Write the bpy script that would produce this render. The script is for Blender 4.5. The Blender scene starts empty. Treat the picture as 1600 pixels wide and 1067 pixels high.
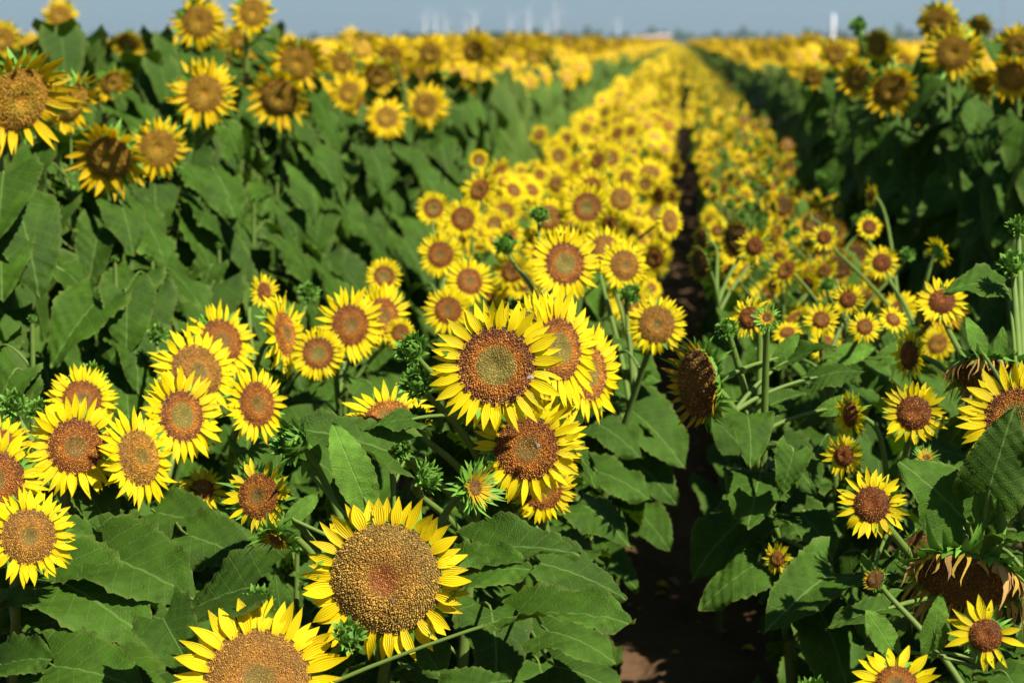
import bpy, math, random
import numpy as np
from mathutils import Vector, Matrix, Euler
R = math.radians
scene = bpy.context.scene
col = scene.collection

# ------------------------------------------------------------------ camera
F = 2986.0                    # focal length in photograph pixels (1600 wide)
CAMZ = 1.75
PITCH, YAW = 8.96, 5.01
cam_d = bpy.data.cameras.new('camera'); cam = bpy.data.objects.new('camera', cam_d); col.objects.link(cam)
cam_d.sensor_width = 36.0; cam_d.lens = 36.0 * F / 1600.0
cam_d.clip_start = 0.05; cam_d.clip_end = 30000
cam.location = (0, 0, CAMZ)
cam.rotation_euler = Euler((R(90 - PITCH), 0, R(YAW)), 'XYZ')
cam_d.dof.use_dof = True; cam_d.dof.focus_distance = 3.0; cam_d.dof.aperture_fstop = 4.8
scene.camera = cam
CR = cam.rotation_euler.to_matrix(); CP = Vector((0, 0, CAMZ))

def P(px, py, Y):
    """world point on the ray of photograph pixel (px, py) at world depth Y along the rows"""
    d = CR @ Vector(((px - 800) / F, (533.5 - py) / F, -1.0))
    return CP + d * (Y / d.y)
def proj(p):
    q = CR.transposed() @ (Vector(p) - CP)
    if q.z > -0.2: return None
    return (800 + F * q.x / -q.z, 533.5 - F * q.y / -q.z, -q.z)

# ------------------------------------------------------------------ sun, sky, exposure
SAZ, SEL = 40.0, 49.0         # sun: degrees from +X towards the camera side, elevation
sv = Vector((math.cos(R(SEL)) * math.cos(R(SAZ)), -math.cos(R(SEL)) * math.sin(R(SAZ)), math.sin(R(SEL))))
sd = bpy.data.lights.new('sun', 'SUN'); so = bpy.data.objects.new('sun', sd); col.objects.link(so)
sd.energy = 5.0; sd.angle = R(0.55); sd.color = (1.0, 0.95, 0.86)
so.rotation_euler = sv.to_track_quat('Z', 'Y').to_euler(); so.location = (3, -3, 8)
w = bpy.data.worlds.new('World'); scene.world = w; w.use_nodes = True
nt = w.node_tree; bg = nt.nodes['Background']
sky = nt.nodes.new('ShaderNodeTexSky'); sky.sky_type = 'NISHITA'; sky.sun_disc = False
sky.sun_elevation = R(SEL); sky.sun_rotation = math.atan2(sv.x, sv.y)
sky.air_density = 1.0; sky.dust_density = 0.6; sky.ozone_density = 3.0; sky.altitude = 200
tintn = nt.nodes.new('ShaderNodeMix'); tintn.data_type = 'RGBA'; tintn.blend_type = 'MULTIPLY'; tintn.inputs[0].default_value = 1
tintn.inputs[7].default_value = (.63, .93, 1.06, 1)      # the slightly teal cast of this summer sky
nt.links.new(sky.outputs[0], tintn.inputs[6]); nt.links.new(tintn.outputs[2], bg.inputs[0]); bg.inputs[1].default_value = 0.035
scene.view_settings.view_transform = 'Standard'; scene.view_settings.look = 'None'
scene.view_settings.gamma = 1.0; scene.view_settings.exposure = 0.97
scene.render.engine = 'CYCLES'

# ------------------------------------------------------------------ materials
def newmat(name):
    m = bpy.data.materials.new(name); m.use_nodes = True
    n = m.node_tree; n.nodes.clear()
    return m, n, n.nodes, n.links
def N(ns, t, **k):
    x = ns.new(t)
    for a, b in k.items(): setattr(x, a, b)
    return x
def math_(ns, ls, op, a, b=None, c=None):
    x = ns.new('ShaderNodeMath'); x.operation = op
    for i, v in enumerate((a, b, c)):
        if v is None: continue
        if isinstance(v, (int, float)): x.inputs[i].default_value = v
        else: ls.new(v, x.inputs[i])
    return x.outputs[0]
def mix_(ns, ls, f, a, b, mode='MIX'):
    x = ns.new('ShaderNodeMix'); x.data_type = 'RGBA'; x.blend_type = mode
    for s, v in ((x.inputs[0], f), (x.inputs[6], a), (x.inputs[7], b)):
        if isinstance(v, (int, float)): s.default_value = v
        elif isinstance(v, tuple): s.default_value = v if len(v) == 4 else (*v, 1)
        else: ls.new(v, s)
    return x.outputs[2]

def mat_plain(name, colour, rough=.6, noise=None, trans=0, spec=.5, attr=True, bump=0, nscale=60):
    m, n, ns, ls = newmat(name)
    out = N(ns, 'ShaderNodeOutputMaterial'); b = N(ns, 'ShaderNodeBsdfPrincipled')
    b.inputs['Roughness'].default_value = rough; b.inputs['Specular IOR Level'].default_value = spec
    tc = N(ns, 'ShaderNodeTexCoord')
    no = N(ns, 'ShaderNodeTexNoise'); no.inputs['Scale'].default_value = nscale; no.inputs['Detail'].default_value = 3
    ls.new(tc.outputs['Object'], no.inputs['Vector'])
    a = N(ns, 'ShaderNodeAttribute', attribute_name='Col')
    base = a.outputs['Color'] if attr else colour
    v = math_(ns, ls, 'MULTIPLY_ADD', no.outputs[0], (noise or .3) * 2, 1 - (noise or .3))
    g = N(ns, 'ShaderNodeCombineColor')
    for i in range(3): ls.new(v, g.inputs[i])
    c = mix_(ns, ls, 1.0, base, g.outputs[0], 'MULTIPLY')
    ls.new(c, b.inputs['Base Color'])
    if bump:
        bp = N(ns, 'ShaderNodeBump'); bp.inputs['Strength'].default_value = bump; bp.inputs['Distance'].default_value = .002
        ls.new(no.outputs[0], bp.inputs['Height']); ls.new(bp.outputs[0], b.inputs['Normal'])
    if trans:
        t = N(ns, 'ShaderNodeBsdfTranslucent'); ls.new(c, t.inputs[0]); ms = N(ns, 'ShaderNodeMixShader'); ms.inputs[0].default_value = trans
        ls.new(b.outputs[0], ms.inputs[1]); ls.new(t.outputs[0], ms.inputs[2]); ls.new(ms.outputs[0], out.inputs[0])
    else: ls.new(b.outputs[0], out.inputs[0])
    return m

def mat_petal():
    m, n, ns, ls = newmat('yellow petals')
    out = N(ns, 'ShaderNodeOutputMaterial'); b = N(ns, 'ShaderNodeBsdfPrincipled')
    b.inputs['Roughness'].default_value = .55; b.inputs['Specular IOR Level'].default_value = .25
    a = N(ns, 'ShaderNodeAttribute', attribute_name='Col'); l = N(ns, 'ShaderNodeAttribute', attribute_name='luv')
    sx = N(ns, 'ShaderNodeSeparateXYZ'); ls.new(l.outputs['Vector'], sx.inputs[0])
    # fine lengthwise veins
    s = math_(ns, ls, 'SINE', math_(ns, ls, 'MULTIPLY', sx.outputs[0], 17.0))
    k = math_(ns, ls, 'MULTIPLY_ADD', s, .045, .955)
    g = N(ns, 'ShaderNodeCombineColor')
    for i in range(3): ls.new(k, g.inputs[i])
    c = mix_(ns, ls, 1.0, a.outputs['Color'], g.outputs[0], 'MULTIPLY')
    ls.new(c, b.inputs['Base Color'])
    bp = N(ns, 'ShaderNodeBump'); bp.inputs['Strength'].default_value = .5; bp.inputs['Distance'].default_value = .001
    ls.new(s, bp.inputs['Height']); ls.new(bp.outputs[0], b.inputs['Normal'])
    t = N(ns, 'ShaderNodeBsdfTranslucent'); ls.new(c, t.inputs[0]); ms = N(ns, 'ShaderNodeMixShader'); ms.inputs[0].default_value = .35
    ls.new(b.outputs[0], ms.inputs[1]); ls.new(t.outputs[0], ms.inputs[2]); ls.new(ms.outputs[0], out.inputs[0])
    return m

def mat_leaf():
    m, n, ns, ls = newmat('sunflower leaf')
    out = N(ns, 'ShaderNodeOutputMaterial'); b = N(ns, 'ShaderNodeBsdfPrincipled')
    b.inputs['Roughness'].default_value = .62; b.inputs['Specular IOR Level'].default_value = .14
    a = N(ns, 'ShaderNodeAttribute', attribute_name='Col'); l = N(ns, 'ShaderNodeAttribute', attribute_name='luv')
    sx = N(ns, 'ShaderNodeSeparateXYZ'); ls.new(l.outputs['Vector'], sx.inputs[0])
    u = math_(ns, ls, 'ABSOLUTE', sx.outputs[0])          # distance from the midrib in blade widths
    v = sx.outputs[1]
    mid = math_(ns, ls, 'SUBTRACT', 1.0, math_(ns, ls, 'MULTIPLY', u, 60.0)); mid = math_(ns, ls, 'MAXIMUM', mid, 0.0)
    ph = math_(ns, ls, 'FRACT', math_(ns, ls, 'MULTIPLY', math_(ns, ls, 'SUBTRACT', v, math_(ns, ls, 'MULTIPLY', u, .85)), 6.5))
    sv_ = math_(ns, ls, 'ABSOLUTE', math_(ns, ls, 'SUBTRACT', ph, .5))
    sv_ = math_(ns, ls, 'MAXIMUM', math_(ns, ls, 'SUBTRACT', 1.0, math_(ns, ls, 'MULTIPLY', sv_, 22.0)), 0.0)
    vein = math_(ns, ls, 'MAXIMUM', mid, math_(ns, ls, 'MULTIPLY', sv_, .45))
    tc = N(ns, 'ShaderNodeTexCoord'); no = N(ns, 'ShaderNodeTexNoise'); no.inputs['Scale'].default_value = 5; no.inputs['Detail'].default_value = 5
    ls.new(tc.outputs['Object'], no.inputs['Vector'])
    vo = N(ns, 'ShaderNodeTexVoronoi'); vo.feature = 'DISTANCE_TO_EDGE'; vo.inputs['Scale'].default_value = 42; ls.new(l.outputs['Vector'], vo.inputs['Vector'])
    cell = math_(ns, ls, 'MULTIPLY', math_(ns, ls, 'MINIMUM', vo.outputs[0], .25), 4.0)
    k = math_(ns, ls, 'MULTIPLY_ADD', no.outputs[0], 1.3, .35)
    oi = N(ns, 'ShaderNodeObjectInfo')
    k = math_(ns, ls, 'MULTIPLY', k, math_(ns, ls, 'MULTIPLY_ADD', oi.outputs['Random'], .35, .82))
    g = N(ns, 'ShaderNodeCombineColor')
    for i in range(3): ls.new(k, g.inputs[i])
    c = mix_(ns, ls, 1.0, a.outputs['Color'], g.outputs[0], 'MULTIPLY')
    c = mix_(ns, ls, math_(ns, ls, 'MULTIPLY', vein, .55), c, (.16, .26, .06))
    # ageing yellow spots
    n2 = N(ns, 'ShaderNodeTexNoise'); n2.inputs['Scale'].default_value = 40; ls.new(tc.outputs['Object'], n2.inputs['Vector'])
    sp = math_(ns, ls, 'MULTIPLY', math_(ns, ls, 'MAXIMUM', math_(ns, ls, 'SUBTRACT', n2.outputs[0], .68), 0.0), 5.0)
    c = mix_(ns, ls, sp, c, (.25, .2, .03))
    ls.new(c, b.inputs['Base Color'])
    h = math_(ns, ls, 'ADD', math_(ns, ls, 'MULTIPLY', cell, .5), math_(ns, ls, 'MULTIPLY', vein, -1.2))
    bp = N(ns, 'ShaderNodeBump'); bp.inputs['Strength'].default_value = .55; bp.inputs['Distance'].default_value = .002
    ls.new(h, bp.inputs['Height']); ls.new(bp.outputs[0], b.inputs['Normal'])
    t = N(ns, 'ShaderNodeBsdfTranslucent'); tcn = mix_(ns, ls, 1.0, c, (1.5, 1.6, .5), 'MULTIPLY'); ls.new(tcn, t.inputs[0])
    ms = N(ns, 'ShaderNodeMixShader'); ms.inputs[0].default_value = .2
    ls.new(b.outputs[0], ms.inputs[1]); ls.new(t.outputs[0], ms.inputs[2]); ls.new(ms.outputs[0], out.inputs[0])
    return m

PET, DISC, BRACT, LEAF, STEM = 0, 1, 2, 3, 4
MATS = [mat_petal(),
        mat_plain('florets', None, .75, .25, 0, .3, nscale=40),
        mat_plain('green bracts', None, .6, .25, .15, .3, nscale=12),
        mat_leaf(),
        mat_plain('hairy stem', None, .6, .25, .08, .3, nscale=30, bump=.4)]

# ------------------------------------------------------------------ mesh templates: (verts, quads, material, colour, luv)
class T:
    def __init__(s, V, Q, M, C, L=None):
        s.V = np.asarray(V, float).reshape(-1, 3); s.Q = np.asarray(Q, int).reshape(-1, 4)
        s.M = np.full(len(s.Q), M) if np.isscalar(M) else np.asarray(M)
        C = np.asarray(C, float); s.C = np.tile(C, (len(s.V), 1)) if C.ndim == 1 else C
        s.L = np.zeros((len(s.V), 3)) if L is None else np.asarray(L, float)
    def tf(s, m, tint=1.0):
        a = np.array(m); t = T.__new__(T)
        t.V = s.V @ a[:3, :3].T + a[:3, 3]; t.Q = s.Q; t.M = s.M; t.C = s.C * tint; t.L = s.L
        return t
def join(ts):
    off = np.cumsum([0] + [len(t.V) for t in ts[:-1]]); r = T.__new__(T)
    r.V = np.concatenate([t.V for t in ts]); r.Q = np.concatenate([t.Q + o for t, o in zip(ts, off)])
    r.M = np.concatenate([t.M for t in ts]); r.C = np.concatenate([t.C for t in ts]); r.L = np.concatenate([t.L for t in ts])
    return r
def to_mesh(name, t, mats=None):
    me = bpy.data.meshes.new(name)
    me.vertices.add(len(t.V)); me.vertices.foreach_set('co', t.V.astype(np.float32).ravel())
    nq = len(t.Q); me.loops.add(nq * 4); me.polygons.add(nq)
    me.polygons.foreach_set('loop_start', np.arange(nq, dtype=np.int32) * 4)
    me.loops.foreach_set('vertex_index', t.Q.astype(np.int32).ravel())
    used = sorted(set(t.M.tolist())); mp = {u: i for i, u in enumerate(used)}
    for u in used: me.materials.append((mats or MATS)[u])
    me.polygons.foreach_set('material_index', np.vectorize(mp.get)(t.M).astype(np.int32))
    me.update(calc_edges=True)
    me.polygons.foreach_set('use_smooth', (t.M != DISC) if mats is None else np.ones(nq, bool))
    a = me.attributes.new('Col', 'FLOAT_COLOR', 'POINT')
    a.data.foreach_set('color', np.concatenate([np.clip(t.C, 0, 1), np.ones((len(t.V), 1))], 1).astype(np.float32).ravel())
    a = me.attributes.new('luv', 'FLOAT_VECTOR', 'POINT'); a.data.foreach_set('vector', t.L.astype(np.float32).ravel())
    me.validate(clean_customdata=False)
    return me
def obj(name, me, parent=None, m=None):
    o = bpy.data.objects.new(name, me); col.objects.link(o)
    if parent: o.parent = parent
    if m is not None: o.matrix_local = m
    return o
def thing(name, loc, label, cat, group=None):
    o = bpy.data.objects.new(name, None); col.objects.link(o); o.location = loc; o.empty_display_size = .1
    o['label'] = label; o['category'] = cat
    if group: o['group'] = group
    return o
def tag(o, label=None, cat=None, group=None, kind=None):
    for k, v in (('label', label), ('category', cat), ('group', group), ('kind', kind)):
        if v: o[k] = v
    return o
def gridq(nr, nc, wrap=False):
    q = []
    for i in range(nr - 1):
        for j in range(nc if wrap else nc - 1):
            k = (j + 1) % nc
            q.append((i * nc + j, i * nc + k, (i + 1) * nc + k, (i + 1) * nc + j))
    return np.array(q)
def mat_from(x, y, z, p, s=1.0):
    return Matrix(((x.x * s, y.x * s, z.x * s, p.x), (x.y * s, y.y * s, z.y * s, p.y), (x.z * s, y.z * s, z.z * s, p.z), (0, 0, 0, 1)))

GREEN_L = np.array((.038, .086, .0055)); GREEN_B = np.array((.105, .23, .022)); GREEN_S = np.array((.12, .185, .030))

def petals(rng, n, r0, W, lift=.05, bend=-.05, ragged=.1, nt=8, nu=5, cupz=.5, colour=(.93, .72, .004), base=(.92, .58, .004), miss=0., wilt=0., zb=.03, layers=2):
    t = np.linspace(0, 1, nt); u = np.linspace(-1, 1, nu); ts = []
    for k in range(n):
        if rng.random() < miss: continue
        lay = k % layers
        L = (1 - r0) * (1 + rng.uniform(-ragged, ragged * .6)) * (1.0 - .05 * lay)
        ww = W * rng.uniform(.75, 1.2)
        hw = ww * 1.34 * np.clip(.42 + 1.25 * t, 0, 1) * (1 - t ** rng.uniform(1.9, 2.8)) ** 1.05
        lf = lift + rng.normal(0, .10) + (-.05 if lay else .03); bd = bend + rng.normal(0, .18)
        lat = rng.normal(0, .07); tw = rng.normal(0, .35); cp = cupz * rng.uniform(.3, 1.2)
        x = hw[:, None] * u[None, :] + lat * L * (t ** 2)[:, None]
        y = r0 - .04 + L * t[:, None] * np.ones(nu)[None, :] - 0.0 * x
        z = zb - .03 * lay + (lf * L * t + bd * L * t ** 2)[:, None] + cp * hw[:, None] * (u ** 2)[None, :] * .6 + (x - lat * L * (t ** 2)[:, None]) * tw * t[:, None]
        z += .12 * hw[:, None] * np.cos(u * np.pi * 1.5)[None, :]
        if wilt:
            a = rng.uniform(.9, 2.0); Lw = .44 * rng.uniform(.5, 1.3)
            x = x * rng.uniform(.25, .65) + .05 * np.sin(t * 7 + rng.random() * 6)[:, None] * t[:, None]
            y = r0 * 1.02 + .03 + (np.sin(a * t) / a * Lw * .55)[:, None] + x * 0; z = .02 + ((1 - np.cos(a * t)) / a * Lw * 1.5 + .15 * Lw * t)[:, None] + x * rng.uniform(-1.5, 1.5)
        th = 2 * math.pi * (k + rng.uniform(-.35, .35)) / n
        c, s = math.cos(th), math.sin(th)
        V = np.stack([x * c - y * s, x * s + y * c, z], -1).reshape(-1, 3)
        br = rng.uniform(.88, 1.06); cc = np.array(colour) * br; bb = np.array(base) * br
        f = np.clip(t / .30, 0, 1)[:, None]
        C = bb[None] * (1 - f) + cc[None] * f
        tipf = np.clip((t - .9) / .1, 0, 1)[:, None] * rng.uniform(0, .35); C = C * (1 - tipf) + np.array((.55, .32, .02)) * tipf
        if wilt: C = C * 0 + (np.array((.84, .54, .06)) if rng.random() < .45 else np.array((.70, .40, .12))) * rng.uniform(.6, 1.15) * (1 - .45 * t[:, None] * rng.random())
        C = np.repeat(C, nu, 0)
        Lv = np.stack([np.tile(u, nt) , np.repeat(t, nu), np.full(nt * nu, rng.random())], -1)
        ts.append(T(V, gridq(nt, nu), PET, C, Lv))
    return join(ts)

SCH = {  # inner radius, inner(body,top), middle(body,top), outer(body,top)
 'orange': (.50, ((.20, .15, .020), (.26, .20, .035)), ((.58, .22, .014), (.36, .12, .016)), ((.44, .17, .020), (.15, .055, .028))),
 'gold':   (.28, ((.52, .17, .018), (.24, .08, .015)), ((.60, .34, .04), (.34, .17, .03)), ((.50, .31, .045), (.26, .16, .03))),
 'goldor': (.30, ((.28, .20, .02), (.20, .13, .02)), ((.56, .27, .022), (.34, .15, .02)), ((.48, .25, .03), (.27, .13, .022))),
 'brown':  (.15, ((.45, .13, .012), (.26, .07, .012)), ((.42, .12, .012), (.20, .055, .012)), ((.34, .10, .012), (.16, .045, .012))),
 'red':    (.40, ((.24, .14, .018), (.22, .12, .02)), ((.54, .20, .013), (.32, .10, .012)), ((.44, .155, .015), (.19, .06, .014))),
 'olive':  (.15, ((.66, .32, .014), (.60, .27, .02)), ((.52, .33, .022), (.42, .25, .018)), ((.50, .27, .018), (.36, .19, .018))),
 'dark':   (.3, ((.26, .14, .022), (.15, .07, .015)), ((.28, .145, .022), (.14, .065, .015)), ((.24, .12, .02), (.11, .05, .014))),
}
def disc(rng, rd, sch, n=800, dome=.16, low=False):
    rin, ci, cm, co = SCH[sch]
    def zz(r): q = r / rd; return .03 + dome * rd * (1 - q ** 2.4) - .10 * rd * np.exp(-(q / .3) ** 2)
    nr, nc = (5, 10) if low else (12, 32)
    rr = np.linspace(.001, 1.0, nr) * rd * 1.02; th = np.linspace(0, 2 * math.pi, nc, endpoint=False)
    V = np.stack([rr[:, None] * np.cos(th), rr[:, None] * np.sin(th), (zz(rr) - .012)[:, None] + 0 * th[None]], -1).reshape(-1, 3)
    def pick(q, which):
        a = np.clip((q - rin + .06) / .12, 0, 1)[:, None]; b = np.clip((q - (rin + 1) / 2 + .12) / .24, 0, 1)[:, None]
        return (np.array(ci[which]) * (1 - a) + np.array(cm[which]) * a) * (1 - b) + np.array(co[which]) * b
    q = np.repeat(rr / rd, nc)
    C = pick(q, 0) * .5 + pick(q, 1) * .5 if low else pick(q, 1) * .5
    ts = [T(V, gridq(nr, nc, True), DISC, C)]
    if not low:
        i = np.arange(n) + .5; r = rd * np.sqrt(i / n); a = i * 2.399963
        s0 = rd / math.sqrt(n) * 1.0
        for sgn in range(1):
            q = r / rd
            outer = np.clip((q - rin) / .15, 0, 1)
            h = s0 * (.55 + .75 * outer) * rng.uniform(.6, 1.5, n)
            patch = 1 + .22 * np.sin(7 * r / rd * np.cos(a) + rng.uniform(0, 6)) * np.sin(6 * r / rd * np.sin(a) + rng.uniform(0, 6))
            sb = s0 * (.80 + .1 * outer); st = s0 * rng.uniform(.25, .55, n)
            ax, ay = r * np.cos(a) + rng.normal(0, .28 * s0, n), r * np.sin(a) + rng.normal(0, .28 * s0, n); rot_ = rng.uniform(0, 1.6, n); z0 = zz(r) - .012
            lean = rng.normal(0, .35, (n, 2)) * s0
            Vs = []
            for lev, (sz, hh, k) in enumerate(((sb, 0, 0), (st, h, 1))):
                for ang in range(4):
                    an = a + rot_ + ang * math.pi / 2
                    Vs.append(np.stack([ax + np.cos(an) * sz + lean[:, 0] * k + .25 * np.cos(a) * hh, ay + np.sin(an) * sz + lean[:, 1] * k + .25 * np.sin(a) * hh, z0 + hh + 0 * ax], -1))
            V = np.stack(Vs, 1)                     # n, 8, 3
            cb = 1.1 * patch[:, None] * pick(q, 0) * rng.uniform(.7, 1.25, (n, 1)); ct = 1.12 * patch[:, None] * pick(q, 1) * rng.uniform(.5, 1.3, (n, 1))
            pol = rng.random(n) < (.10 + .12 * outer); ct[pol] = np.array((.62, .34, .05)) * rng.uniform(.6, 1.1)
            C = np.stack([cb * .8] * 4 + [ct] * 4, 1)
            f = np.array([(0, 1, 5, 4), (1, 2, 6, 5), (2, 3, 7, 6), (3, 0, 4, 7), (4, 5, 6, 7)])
            Q = (f[None] + (np.arange(n) * 8)[:, None, None]).reshape(-1, 4)
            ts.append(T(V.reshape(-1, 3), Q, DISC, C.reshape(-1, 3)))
    return join(ts)

def bracts(rng, rd, n=22, L=.32, W=.085, up=0.0, rows=2, tint=1.0, low=False, long=1.0):
    """green receptacle and two rows of pointed bracts behind the petals"""
    nc = 8 if low else 20; prof = [(rd * 1.03, .03), (rd * 1.08, -.03), (rd * .9, -.12), (rd * .5, -.20), (.10, -.27), (.05, -.34)]
    th = np.linspace(0, 2 * math.pi, nc, endpoint=False)
    V = np.array([(r * math.cos(a), r * math.sin(a), z) for r, z in prof for a in th])
    ts = [T(V, gridq(len(prof), nc, True), BRACT, GREEN_B * 1.1 * tint)]
    if not low:
        for row in range(rows):
            for k in range(n):
                a = 2 * math.pi * (k + .5 * row + rng.uniform(-.25, .25)) / n; Lk = L * long * rng.uniform(.7, 1.35)
                nt_, nu_ = 6, 3; t = np.linspace(0, 1, nt_); u = np.linspace(-1, 1, 3)
                hw = W * np.clip(.7 + 1.2 * t, 0, 1) * (1 - t ** 1.1) ** .9 * rng.uniform(.8, 1.2)
                x = hw[:, None] * u[None] + rng.normal(0, .10) * Lk * (t ** 2)[:, None]
                curl = rng.normal(.1, .5)
                y = (rd * (1.0 - .12 * row) + Lk * t)[:, None] + 0 * x
                z = (-.05 - .07 * row + (up + rng.normal(0, .15)) * Lk * t + curl * Lk * t ** 2)[:, None] + .5 * np.abs(x)
                c, s = math.cos(a), math.sin(a)
                V = np.stack([x * c - y * s, x * s + y * c, z], -1).reshape(-1, 3)
                C = np.repeat((GREEN_B * rng.uniform(.7, 1.3) * tint)[None] * (1 + .5 * t[:, None]), nu_, 0)
                ts.append(T(V, gridq(nt_, nu_), BRACT, C))
    return join(ts)

def bud(rng, n=64, low=False):
    """closed green bud: small ball wrapped in layered pointed bracts whose tips curl outwards"""
    nc = 10; prof = [(.05, -.80), (.12, -.66), (.42, -.50), (.55, -.15), (.50, .15), (.3, .30), (.01, .30)]
    th = np.linspace(0, 2 * math.pi, nc, endpoint=False)
    V = np.array([(r * math.cos(a), r * math.sin(a), z) for r, z in prof for a in th])
    ts = [T(V, gridq(len(prof), nc, True), BRACT, GREEN_B * .8)]
    m = 18 if low else n; nt_ = 7
    for k in range(m):
        f = k / m; a = k * 2.399963 + rng.normal(0, .15); phi = R(-42 + 105 * f) + rng.normal(0, .08)
        L = rng.uniform(.42, .80) * (1.1 - .45 * f); t = np.linspace(0, 1, nt_); u = np.array((-1, 0, 1.))
        W = rng.uniform(.15, .23) * (1.15 - .45 * f) * (1.5 if low else 1)
        hw = W * np.clip(.75 + .8 * t, 0, 1) * (1 - t) ** .75
        an = phi + R(68) - rng.uniform(-.3, 1.4) * t ** 1.5        # lie along the ball, then curl out
        r0 = .56 * math.cos(phi); z0 = -.12 + .46 * math.sin(phi)
        y = (r0 + np.cumsum(np.cos(an)) * L / nt_)[:, None] + 0 * u; z = (z0 + np.cumsum(np.sin(an)) * L / nt_)[:, None] + 0 * u
        x = hw[:, None] * u + (rng.normal(0, .12) * t ** 2)[:, None]; y = y - .35 * np.abs(hw[:, None] * u)
        c, s = math.cos(a), math.sin(a)
        V = np.stack([x * c - y * s, x * s + y * c, z], -1).reshape(-1, 3)
        C = np.repeat((GREEN_B * rng.uniform(.75, 1.35))[None] * (.65 + .75 * t[:, None]), 3, 0)
        ts.append(T(V, gridq(nt_, 3), BRACT, C))
    return join(ts)

def leaf(rng, nu=9, nt=15, width=.40, droop=.35, wave=.07, tint=1.0, serr=.010, light=False):
    t = np.linspace(0, 1, nt); u = np.linspace(-1, 1, nu)
    if width < .3: hw = width * np.sin(np.pi * np.clip(t, .02, 1) ** .8) ** .75
    else: hw = width * np.clip(.62 + 2.6 * t, 0, 1) ** .7 * (np.clip(1 - t ** 2.1, 0, 1) ** .95 * .96 + .04 * (1 - t)) * 1.08
    hw[-1] = 0
    jag = np.where(np.arange(nt) % 2 == 0, 1.0, -1.0) * serr * rng.uniform(.5, 1.3, nt)
    x = hw[:, None] * u[None]; x = x * (1 + (jag[:, None] / max(width, .1)) * (np.abs(u) ** 4)[None])
    y = t[:, None] - .20 * (np.abs(u) ** 1.5)[None] * ((1 - t) ** 2)[:, None] * 1.4 + 0 * x
    fold = rng.uniform(-.15, .35); p1, p2 = rng.uniform(0, 6, 2)
    z = fold * np.abs(x)
    # quilted side veins, rippled margin
    z += .026 * np.sin((y - np.abs(x) * .9) * 6.5 * 2 * np.pi) * (np.abs(u) ** .7)[None] * (1 - t ** 3)[:, None] * .7
    z += wave * np.sin(t * 9 + p1)[:, None] * (u ** 2)[None] * np.where(u > 0, 1, -.7)[None] + wave * .5 * np.sin(t * 17 + p2)[:, None] * (u ** 4)[None]
    z += .010 * np.sin(25 * y + p1) * np.cos(x * 46 + p2) + .007 * np.sin(41 * y + 30 * x + p2)
    d = droop * rng.uniform(.6, 1.5)
    tw = rng.normal(0, .25)
    z += tw * x * t[:, None]
    # bend along the midrib, arc of angle d
    if abs(d) > 1e-3:
        yy = np.sin(d * y) / d; zz = -(1 - np.cos(d * y)) / d
        zn = z * np.cos(d * y); yn = yy + z * np.sin(d * y); z = zz + zn; y = yn
    g = GREEN_L * tint
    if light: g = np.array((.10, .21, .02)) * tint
    C = np.tile(g, (nt * nu, 1)) * (1 + .12 * np.sin(p1 + 5 * np.repeat(t, nu)))[:, None]
    edge = (np.abs(np.tile(u, nt)) > .95) | (np.repeat(t, nu) > .96); C[edge] = C[edge] * .6 + np.array((.13, .16, .03)) * .4
    L = np.stack([x.ravel(), np.tile(t[:, None], (1, nu)).ravel(), np.full(nt * nu, rng.random() * 5)], -1)
    V = np.stack([x, y, z], -1).reshape(-1, 3)
    return T(V, gridq(nt, nu), LEAF, C, L)

def tube(pts, rad, n=7, colour=GREEN_S, mat=STEM):
    pts = [Vector(p) for p in pts]; ts = []
    ring = []; nrm = None
    for i, p in enumerate(pts):
        d = (pts[min(i + 1, len(pts) - 1)] - pts[max(i - 1, 0)]).normalized()
        if nrm is None: nrm = d.orthogonal().normalized()
        nrm = (nrm - d * nrm.dot(d)).normalized(); b = d.cross(nrm)
        for k in range(n):
            a = 2 * math.pi * k / n; ring.append(tuple(p + (nrm * math.cos(a) + b * math.sin(a)) * rad[i]))
    return T(ring, gridq(len(pts), n, True), mat, np.asarray(colour))
def bez(p0, p1, p2, p3, n=9):
    return [((1 - t) ** 3) * p0 + 3 * (1 - t) ** 2 * t * p1 + 3 * (1 - t) * t * t * p2 + t ** 3 * p3 for t in [i / (n - 1) for i in range(n)]]

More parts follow.
